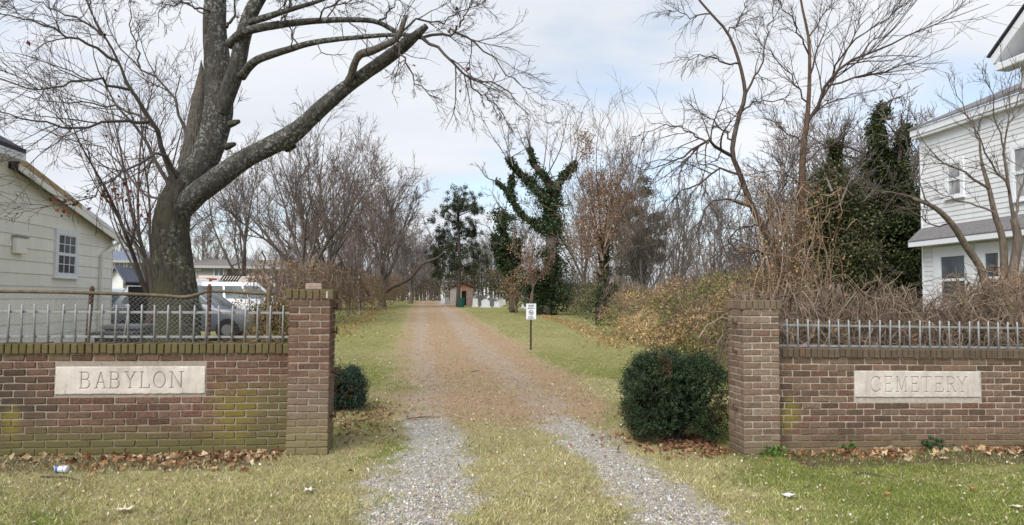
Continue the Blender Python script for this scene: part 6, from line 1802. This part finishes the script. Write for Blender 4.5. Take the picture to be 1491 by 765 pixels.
def cream_house():
    XH = -8.4; zg = gzf(XH, 17)
    yc = atX(161, 430, XH).y
    r = empty('cream_house', (XH, yc, zg), 'cream sided low house with white framed window at the left edge', 'house')
    XR_ = XH + .22
    e1 = atX(172, 347, XR_); e2 = atX(22, 236, XR_)
    sl = (e2.z - e1.z) / (e2.y - e1.y)
    def zroof(y): return e1.z + sl * (y - e1.y)
    yj = e2.y + .15
    # solid body
    zc = zroof(yc)
    slab_yz(XH - 9, XH - .03, [(5, -.2), (yc - .03, -.2), (yc - .03, zc - .08), (yj, zroof(yj) - .08), (yj, 4.2), (5, 4.2)]).build('wall', M_cream, r)
    h = .262; z0 = atX(0, 415.6, XH).z
    k0 = int(math.floor((zg - z0)/h))
    for k in range(k0, 14):
        a, b = z0 + k*h, z0 + (k+1)*h
        if a > 4.2: break
        def yend(z): return min(yc, e1.y + (z - .07 - e1.z)/sl) if z < zroof(yj) - .07 else yj
        ya, yb2 = yend(a), yend(b)
        y_first = 5.0
        # boards butt at staggered joints
        joints = [y_first, 9.0 + (k % 3)*.9, 12.4 + (k % 2)*1.3, 16.6 + (k % 3)*.7, None]
        prev = y_first
        for j in joints[1:]:
            last = j is None or j > min(ya, yb2) - .4
            p_ = [(prev + .002, a), ((ya if last else j - .002), a), ((yb2 if last else j - .002), b - .003), (prev + .002, b - .003)]
            vs = [(XH + .016, y, z) if z == a else (XH + .003, y, z) for y, z in p_] + [(XH - .028, y, z) for y, z in p_]
            MB().add(vs, [(0,1,2,3), (7,6,5,4), (0,4,5,1), (1,5,6,2), (2,6,7,3), (3,7,4,0)]).build('siding_board', M_cream, r)
            prev = j
            if last: break
    MB().box((XH - .02, yc - .012, zg - .1), (XH + .02, yc + .03, zc - .09)).build('corner_board', M_cream, r)
    # low roof with its rake
    n = Vector((0, -sl, 1)).normalized()
    ya, yb2 = yj, e1.y + .30
    slab_yz(XH - 9, XR_, [(ya, zroof(ya) + .02), (yb2, zroof(yb2) + .02), (yb2, zroof(yb2) + .12), (ya, zroof(ya) + .12)]).build('roof', M_shing, r)
    slab_yz(XR_ - .02, XR_ + .015, [(ya, zroof(ya) - .10), (yb2, zroof(yb2) - .10), (yb2, zroof(yb2) + .035), (ya, zroof(ya) + .035)]).build('rake_board', M_cream, r)
    ym = atX(118, 300, XR_).y
    slab_yz(XR_ - .01, XR_ + .022, [(ya, zroof(ya) + .04), (ym, zroof(ym) + .04), (ym, zroof(ym) + .15), (ya, zroof(ya) + .17)]).build('bare_rake_edge', M_rakew, r)
    slab_yz(XR_ - .01, XR_ + .022, [(ym + .003, zroof(ym) + .04), (yb2, zroof(yb2) + .04), (yb2, zroof(yb2) + .13), (ym + .003, zroof(ym) + .15)]).build('rake_edge', M_trim, r)
    # taller front part: eave along the lane side
    XE = XH + .42; ze = atX(38, 226, XE).z; y1 = atX(38, 226, XE).y
    MB().prism([(XE, 4, ze), (XE, 4, ze + .10), (XE - 4.4, 4, ze + 2.6), (XE - 4.4, 4, ze + 2.45)], (0, y1 - 4, 0)).build('upper_roof', M_shing, r)
    MB().box((XE - .03, 4, ze - .13), (XE + .012, y1 - .02, ze + .012)).build('fascia', M_trim, r)
    MB().box((XH - .02, 4, ze - .135), (XE - .032, y1 - .03, ze - .10)).build('soffit', M_trim, r)
    slab_yz(XH - 4, XH - .02, [(5, 4.1), (y1 - .35, 4.1), (y1 - .35, ze - .1), (5, ze - .1)]).build('upper_wall', M_cream, r)
    a, b = atX(76.5, 404, XH), atX(110, 404, XH); t = atX(93, 334.5, XH)
    window_x(r, XH + .012, 1, a.y, b.y, atX(93, 404, XH).z, t.z, M_trim, M_glass, 3, 2, .11)
    a, b = atX(16, 370, XH), atX(32, 370, XH)
    MB().box((XH + .017, a.y, atX(24, 369.5, XH).z), (XH + .10, b.y, atX(24, 346, XH).z)).build('meter_box', M_cream, r, bevel=.008)
    MB().box((XH + .015, a.y - .02, atX(24, 346, XH).z), (XH + .12, b.y + .03, atX(24, 345, XH).z + .02)).build('box_hood', plain('grey_metal', (.28, .27, .25), .6), r)
    d = MB(); dx = XH + .075
    yd = atX(148, 400, dx).y
    d.bar((dx, yd, zg), (dx, yd, atX(148, 371, dx).z), .075, .055, (1, 0, 0)); d.build('downspout', M_cream, r, bevel=.01)
    d = MB(); d.bar((dx, yd + .003, atX(148, 372, dx).z), (XR_ - .02, atX(180, 350, XR_).y, atX(180, 350, XR_).z), .07, .055, (1, 0, 0)); d.build('downspout_elbow', M_cream, r, bevel=.01)
cream_house()

def white_house():
    XW = 13.5; Yc = atX(1346, 436, XW).y; zg = gzf(XW, Yc)
    r = empty('white_house', (XW, Yc, zg), 'white two storey house with grey porch roof at the right edge', 'house')
    y_near = 6.0
    ze = atX(1346, 200, XW).z
    zp_w = atX(1346, 346, XW).z                      # porch roof meets the wall
    MB().box((XW + .03, y_near, -.2), (XW + 9, Yc - .03, ze)).build('wall', M_wsid, r)
    h = .128; k = 0; z = zg
    while z < ze - .02:
        vs = []
        p_ = [(y_near, z), (Yc, z), (Yc, z + h - .003), (y_near, z + h - .003)]
        vs = [(XW - .017, y, q) if q == z else (XW - .004, y, q) for y, q in p_] + [(XW + .028, y, q) for y, q in p_]
        MB().add(vs, [(3,2,1,0), (4,5,6,7), (1,5,4,0), (2,6,5,1), (3,7,6,2), (0,4,7,3)]).build('siding_board', M_wsid, r)
        z += h
    MB().box((XW - .03, Yc - .02, zg), (XW + .05, Yc + .03, ze)).build('corner_board', M_trim, r)
    # cornice and roof
    MB().box((XW - .20, y_near, ze - .02), (XW + .1, Yc + .12, ze + .05)).build('soffit', M_trim, r)
    MB().box((XW - .23, y_near, ze + .052), (XW - .17, Yc + .14, ze + .23)).build('fascia', M_trim, r)
    MB().box((XW - .025, y_near, ze - .28), (XW - .002, Yc - .022, ze - .022)).build('frieze_board', M_trim, r)
    MB().prism([(XW - .27, y_near, ze + .235), (XW - .27, y_near, ze + .28), (XW + 5, y_near, ze + 2.5), (XW + 5, y_near, ze + 2.4)], (0, Yc + .18 - y_near, 0)).build('roof', M_gshing, r)
    # cross gable
    XG = XW - .45; zq = atX(1450, 104, XG).z; yq = atX(1449, 104, XG).y
    MB().prism([(XG + .35, yq - .35, zq - .5), (XG + .35, yq - 5.6, zq - .5), (XG + .35, yq - 5.6, zq + .1), (XG + .35, yq - 3, zq + 2.0), (XG + .35, yq - .35, zq + .1)], (4, 0, 0)).build('gable_wall', M_wsid, r)
    MB().box((XG, yq - .9, zq), (XG + .36, yq, zq + .17)).build('cornice_return', M_trim, r, bevel=.02)
    MB().prism([(XG - .03, yq + .03, zq + .172), (XG - .03, yq - 3.0, zq + 2.42), (XG - .03, yq - 3.0, zq + 2.68), (XG - .03, yq + .10, zq + .36)], (.08, 0, 0)).build('rake_board', M_trim, r)
    MB().prism([(XG - .08, yq + .14, zq + .365), (XG - .08, yq - 3.0, zq + 2.70), (XG - .08, yq - 3.0, zq + 2.74), (XG - .08, yq + .17, zq + .40)], (.15, 0, 0)).build('gable_roof', M_shing, r)
    MB().prism([(XG + .05, yq + .03, zq + .25), (XG + .05, yq - 3.0, zq + 2.5), (XG + .05, yq - 3.0, zq + 2.66), (XG + .05, yq + .08, zq + .35)], (4.4, 0, 0)).build('gable_soffit', M_trim, r)
    # porch roof
    XP = XW - .42; yp = Yc + .06
    zl = atX(1332, 355, XP).z
    MB().prism([(XW - .02, y_near, zl + .40), (XP, y_near, zl + .05), (XP, y_near, zl + .085), (XW - .02, y_near, zl + .45)], (0, yp - y_near, 0)).build('porch_roof', M_gshing, r)
    MB().box((XP + .004, y_near, zl - .08), (XP + .045, yp - .02, zl + .045)).build('porch_fascia', M_trim, r)
    MB().box((XP + .05, y_near, zl - .07), (XW - .02, yp - .03, zl - .04)).build('porch_soffit', M_trim, r)
    MB().prism([(XP + .01, yp - .04, zl - .04), (XW - .02, yp - .04, zl - .04), (XW - .02, yp - .04, zl + .40), (XP + .01, yp - .04, zl + .04)], (0, .03, 0)).build('porch_end', M_trim, r)
    # windows
    for x0, x1, yt, yb, pane, nm in ((1378, 1405, 232, 288, M_blind, 0), (1474, 1505, 208, 292, M_blind, 0)):
        a, b = atX(x0, 260, XW), atX(x1, 260, XW); c = (x0 + x1)/2
        window_x(r, XW - .012, -1, a.y, b.y, atX(c, yb, XW).z, atX(c, yt, XW).z, M_trim, pane, 1, 1, .09)
    for x0, x1 in ((1362, 1419), (1425, 1470)):
        a, b = atX(x0, 400, XW), atX(x1, 400, XW); c = (x0 + x1)/2
        window_x(r, XW - .012, -1, a.y, b.y, atX(c, 452, XW).z, zl - .12, M_trim, M_glass, 1, 1, .24)
white_house()
# grey roofed outbuilding glimpsed behind the vines
b = ground_at(1225, 30)
r = empty('outbuilding', b, 'grey roofed white shed glimpsed behind the vine tangle', 'shed')
MB().box((b.x - 2, 30, b.z - .1), (b.x + 2, 33, b.z + 2.0)).build('wall', M_wsid, r)
MB().prism([(b.x - 2.2, 29.8, b.z + 1.95), (b.x + 2.2, 29.8, b.z + 1.95), (b.x, 29.8, b.z + 3.0)], (0, 3.4, 0)).build('roof', M_gshing, r)

# ================================================================== CARS AND YARD ON THE LEFT
M_tyre = plain('tyre_rubber', (.02, .02, .02), .9, .3)
M_rim = plain('alloy_rim', (.28, .28, .30), .35, .1, 9, .7)
M_cglass = glass_mat('car_glass', (.13, .155, .165))
M_redl = plain('red_lamp', (.45, .02, .015), .3, .1); M_oral = plain('amber_lamp', (.6, .22, .03), .3, .1)
def paint(name, c):
    m, nt, b = mat_new(name, .28, .5)
    n = noise(nt, world_pos(nt), 2.0, 3)
    nt.links.new(ramp(nt, n, [(.3, tuple(x*.88 for x in c)), (.7, tuple(min(1, x*1.08) for x in c))]), b.inputs['Base Color'])
    b.inputs['Coat Weight'].default_value = .5
    return m
def car(name, label, loc, rz, mat, L=4.5, W=1.8, H=1.6, group='parked cars', hood=.26, boot=.06):
    """body lofted along its length; local x forward"""
    r = empty(name, (0, 0, 0), label, 'car', group)
    hw = W/2; belt = H*.60; sill = .28
    st = [(-.5, .42, .52, .80), (-.485, .34, .90, .93), (-.40, .28, 1.0, 1.0), (-.1, sill, 1.0, 1.0), (.2, sill, .99, 1.0), (.38, .28, .86, .98), (.475, .33, .78, .90), (.5, .40, .62, .78)]
    vs, fs = [], []
    for x, zb_, tf, wf in st:
        top = belt * (tf if tf < .95 else 1.0); w = hw*wf
        vs += [(x*L, -w*.93, zb_), (x*L, -w, (zb_ + top)*.5), (x*L, -w*.96, top), (x*L, w*.96, top), (x*L, w, (zb_ + top)*.5), (x*L, w*.93, zb_)]
    n = 6
    for i in range(len(st) - 1):
        for k in range(n):
            k2 = (k + 1) % n; fs.append((i*n + k, (i+1)*n + k, (i+1)*n + k2, i*n + k2))
    fs += [tuple(range(n)), tuple(range((len(st)-1)*n + n - 1, (len(st)-1)*n - 1, -1))]
    o_ = MB().add(vs, fs).build('body', mat, r, smooth=True, bevel=.03)
    # cabin: belt to roof
    xb0, xb1 = -L*(.5 - boot), L*(.5 - hood); xr0, xr1 = xb0 + .38, xb1 - .85
    bz, rz_ = belt - .02, H
    cv = [(xb0, -hw*.93, bz), (xb1, -hw*.93, bz), (xb1, hw*.93, bz), (xb0, hw*.93, bz), (xr0, -hw*.74, rz_), (xr1, -hw*.74, rz_), (xr1, hw*.74, rz_), (xr0, hw*.74, rz_)]
    MB().add(cv, [(4,5,6,7), (0,1,5,4), (1,2,6,5), (2,3,7,6), (3,0,4,7)]).build('cabin', mat, r, smooth=True, bevel=.06)
    def quad(name, pts, off):
        a, b, c, d = [Vector(p) for p in pts]; nn = (b - a).cross(d - a).normalized()
        q = [p + nn*off for p in (a, b, c, d)] + [p - nn*.004 for p in (a, b, c, d)]
        MB().add(q, [(0,1,2,3), (7,6,5,4), (0,4,5,1), (1,5,6,2), (2,6,7,3), (3,7,4,0)]).build(name, M_cglass, r)
    def lerp3(a, b, t): return Vector(a) + (Vector(b) - Vector(a))*t
    for s in (0, 1):
        A, B, Cc, D = (cv[0], cv[1], cv[5], cv[4]) if s == 0 else (cv[2], cv[3], cv[7], cv[6])
        for u0, u1 in ((.08, .36), (.39, .66), (.69, .95)):
            if s == 1: u0, u1 = 1 - u1, 1 - u0
            v0, v1 = .16, .80
            lo0, lo1 = lerp3(A, B, u0), lerp3(A, B, u1); hi0, hi1 = lerp3(D, Cc, u0), lerp3(D, Cc, u1)
            quad('side_window', (lerp3(lo0, hi0, v0), lerp3(lo1, hi1, v0), lerp3(lo1, hi1, v1), lerp3(lo0, hi0, v1)), .006)
    for nm, (A, B, Cc, D) in (('windscreen', (cv[1], cv[2], cv[6], cv[5])), ('rear_window', (cv[3], cv[0], cv[4], cv[7]))):
        lo0, lo1 = lerp3(A, B, .08), lerp3(A, B, .92); hi0, hi1 = lerp3(D, Cc, .08), lerp3(D, Cc, .92)
        quad(nm, (lerp3(lo0, hi0, .1), lerp3(lo1, hi1, .1), lerp3(lo1, hi1, .9), lerp3(lo0, hi0, .9)), .006)
    for sx in (-.31, .30):
        for sy in (-1, 1):
            mb = MB(); y0 = sy*(hw - .21); y1 = sy*(hw + .005)
            w = mb.tube([(sx*L, y0, .33), (sx*L, y0 + sy*.02, .33), (sx*L, y1 - sy*.02, .33), (sx*L, y1, .33)], [.29, .33, .33, .29], 20).build('wheel', M_tyre, r)
            MB().tube([(sx*L, y1 - sy*.05, .33), (sx*L, y1 + sy*.008, .33)], [.2, .15], 14).build('rim', M_rim, w, origin=(0, 0, 0))
    for sy in (-1, 1):
        MB().cbox((-L*.497, sy*hw*.70, belt*.86), (.06, .26, .17)).build('tail_lamp', M_redl, r)
        MB().cbox((L*.487, sy*hw*.62, belt*.68), (.06, .34, .13)).build('headlight', M_rim, r)
        MB().cbox((xb1 - .55, sy*(hw + .07), belt + .08), (.12, .18, .13)).build('mirror', mat, r)
    r.location = loc; r.rotation_euler.z = rz
    return r
def on_ground(px, Y, dz=0): 
    q = ground_at(px, Y); return (q.x, q.y, q.z + dz)
car('parked_car', 'dark grey car parked behind the fence right of the maple', on_ground(280, 22.5), RAD(-4), paint('dark_grey_paint', (.10, .115, .135)), 4.5, 1.8, 1.62)
car('parked_car', 'white van parked behind the dark grey car', on_ground(366, 28), RAD(8), paint('white_car_paint', (.68, .69, .72)), 4.5, 1.85, 1.76)
car('parked_car', 'silver car parked behind the left gate pillar', on_ground(414, 36), RAD(12), paint('silver_paint', (.46, .48, .50)), 4.3, 1.75, 1.78)
car('parked_car', 'white car with red tail lamp behind the corner of the cream house', on_ground(168, 23.5), RAD(80), paint('white_car_paint', (.68, .69, .72)), 4.3, 1.75, 1.5)
car('parked_car', 'small pale blue car parked far behind the cream house corner', on_ground(176, 38), RAD(-10), paint('pale_blue_paint', (.34, .42, .50)), 4.0, 1.7, 1.5)
# flatbed with junk and a slatted panel
M_navy = plain('dark_navy_sheet', (.018, .02, .04), .6, .3, 5); M_black = plain('black_plastic', (.018, .018, .02), .5, .3, 6)
q = Vector(on_ground(322, 33)); r = empty('junk_trailer', q, 'dark trailer piled with junk and a slatted panel beyond the cars', 'trailer')
MB().cbox(q + Vector((0, 0, 1.35)), (3.0, 1.8, .5), RAD(6)).build('trailer_box', M_navy, r, bevel=.03)
for sx in (-.9, .9):
    for sy in (-.85, .85): MB().tube([q + Vector((sx, sy - .1, .4)), q + Vector((sx, sy + .1, .4))], .38, 16).build('wheel', M_tyre, r)
MB().cbox(q + Vector((0, 0, .95)), (2.6, 1.4, .3), RAD(6)).build('chassis', M_black, r)
for i in range(7):
    MB().bar(q + Vector((-.15 + i*.12, -.3, 1.6)), q + Vector((.1 + i*.12, .1, 2.15)), .05, .04).build('slat', M_black, r)
for z in (.1, .5, .95):
    MB().bar(q + Vector((-.17 + .25*z, -.27 + .4*z, 1.6 + .55*z)), q + Vector((.6 + .25*z, -.27 + .4*z, 1.6 + .55*z)), .03, .03).build('cross_bar', M_black, r)
rj = random.Random(5)
for i, c in enumerate(((.5, .47, .42), (.45, .36, .28), (.6, .6, .62), (.2, .06, .05), (.4, .4, .44))):
    MB().cbox(q + Vector((-1.2 + i*.26, rj.uniform(-.4, .2), 1.68 + rj.uniform(0, .14))), (.4, .5, .32), rj.uniform(0, 2)).build('junk_box', plain('junk_colour', c, .8, .3, 4), r, bevel=.03)
def wheelie(px, Y, mat, label, h=1.1, name='waste_bin'):
    q = Vector(on_ground(px, Y)); r = empty(name, q, label, 'bin', 'bins in the yard')
    mb = MB(); vs = []
    for z, s in ((.08, .22), (h*.9, .31)):
        vs += [q + Vector((dx*s, dy*s, z)) for dx, dy in ((-1,-1),(1,-1),(1,1),(-1,1))]
    mb.add(vs, [(3,2,1,0), (4,5,6,7), (0,1,5,4), (1,2,6,5), (2,3,7,6), (3,0,4,7)]).build('bin_body', mat, r, bevel=.03)
    MB().cbox(q + Vector((0, -.02, h*.94)), (.68, .70, .08)).build('lid', mat, r, bevel=.02)
    for sx in (-.24, .24): MB().tube([q + Vector((sx - .03, .24, .11)), q + Vector((sx + .03, .24, .11))], .11, 14).build('wheel', M_tyre, r)
wheelie(212, 18.5, M_black, 'black wheeled bin standing left of the maple trunk', 1.75)
wheelie(190, 13.5, plain('grey_plastic', (.10, .105, .11), .6, .3, 5), 'dark grey wheeled bin behind the railing by the house corner', 1.05)
wheelie(178, 12.9, plain('charcoal_plastic', (.035, .033, .035), .6, .3, 5), 'charcoal wheeled bin left of the dark grey bin', .95)
# buildings far behind the yard
def gabled(name, label, px0, px1, Y, y_eave, y_ridge, wallm, roofm, depth=8, wins=(), gable_front=False):
    a, b = at(px0, 420, Y), at(px1, 420, Y); zg = gzf((a.x + b.x)/2, Y) - .3; ze = at(px0, y_eave, Y).z; zr = at(px0, y_ridge, Y).z
    r = empty(name, ((a.x + b.x)/2, Y, zg), label, 'building')
    MB().box((a.x, Y, zg), (b.x, Y + depth, ze)).build('wall', wallm, r)
    if gable_front:
        xm = (a.x + b.x)/2
        MB().prism([(a.x, Y + .02, ze), (b.x, Y + .02, ze), (xm, Y + .02, zr - .1)], (0, depth - .05, 0)).build('gable', wallm, r)
        for s, xe in ((-1, a.x - .25), (1, b.x + .25)):
            zl = ze - .25*(zr - ze)/((b.x - a.x)/2)
            MB().prism([(xe, Y - .25, zl), (xm, Y - .25, zr - .06), (xm, Y - .25, zr + .06), (xe, Y - .25, zl + .12)], (0, depth + .5, 0)).build('roof', roofm, r)
    else:
        MB().prism([(a.x - .4, Y - .5, ze - .1), (a.x - .4, Y - .5, ze + .08), (a.x - .4, Y + depth*.5, zr), (a.x - .4, Y + depth + .5, ze + .08), (a.x - .4, Y + depth + .5, ze - .1)], (b.x - a.x + .8, 0, 0)).build('roof', roofm, r)
        MB().box((a.x - .4, Y - .56, ze - .14), (b.x + .4, Y - .505, ze + .06)).build('fascia', M_fasc, r)
    for x0, x1, yt, yb in wins:
        p0, p1 = at(x0, yt, Y), at(x1, yb, Y)
        f = MB().box((p0.x - .08, Y - .06, p1.z - .08), (p1.x + .08, Y - .002, p0.z + .08)).build('window', M_trim, r)
        xm = (p0.x + p1.x)/2
        for u0, u1 in ((p0.x, xm - .03), (xm + .03, p1.x)): MB().box((u0, Y - .075, p1.z), (u1, Y - .061, p0.z)).build('pane', M_glass, f, origin=r.location)
    return r
M_tanw = plain('tan_block_wall', (.34, .29, .24), .9, .15, 1); M_offw = plain('off_white_wall', (.38, .37, .34), .85, .1, 1); M_brroof = plain('brown_grey_roof', (.16, .14, .125), .9, .25, 2)
M_fasc = plain('grey_fascia', (.34, .34, .34), .7, .1, 2)
M_blroof = plain('slate_blue_roof', (.15, .16, .21), .9, .25, 3)
gabled('long_building', 'long low building with off white wall beyond the parked cars', 278, 330, 58, 388, 373, M_offw, M_brroof, 9, ((313, 325, 391, 403), (287, 291, 390, 393)))
gabled('long_building', 'tan wing of the low building behind the bare shrub', 331, 478, 58.5, 389, 374, M_tanw, M_brroof, 9, ((358, 366, 391, 403), (390, 398, 391, 403), (430, 438, 391, 403)))
gabled('grey_house', 'house with slate blue roof far behind the cream house corner', 130, 205, 68, 380, 361, M_offw, M_blroof, 9, ((168, 180, 383, 392), (186, 198, 383, 392)))
gabled('white_garage', 'small white gabled garage right of the cream house', 158, 179, 46, 405, 389, M_white, M_blroof, 5, (), True)
gabled('white_garage', 'second white gabled garage nearest the maple trunk', 181, 206, 50, 404, 391, M_white, M_offw, 5, (), True)
q = Vector(on_ground(350, 44)); r = empty('box_trailer', q, 'white box trailer before the low building', 'trailer')
MB().cbox(q + Vector((0, 0, 1.5)), (4.2, 2.0, 1.5)).build('trailer_box', M_pvc, r, bevel=.05)
for sx in (-.5, .5): MB().tube([q + Vector((sx, -1.0, .35)), q + Vector((sx, -.8, .35))], .35, 14).build('wheel', M_tyre, r)
MB().box((q.x - 2.1, q.y - .9, q.z + .42), (q.x + 2.1, q.y + .9, q.z + .58)).build('chassis', M_black, r)
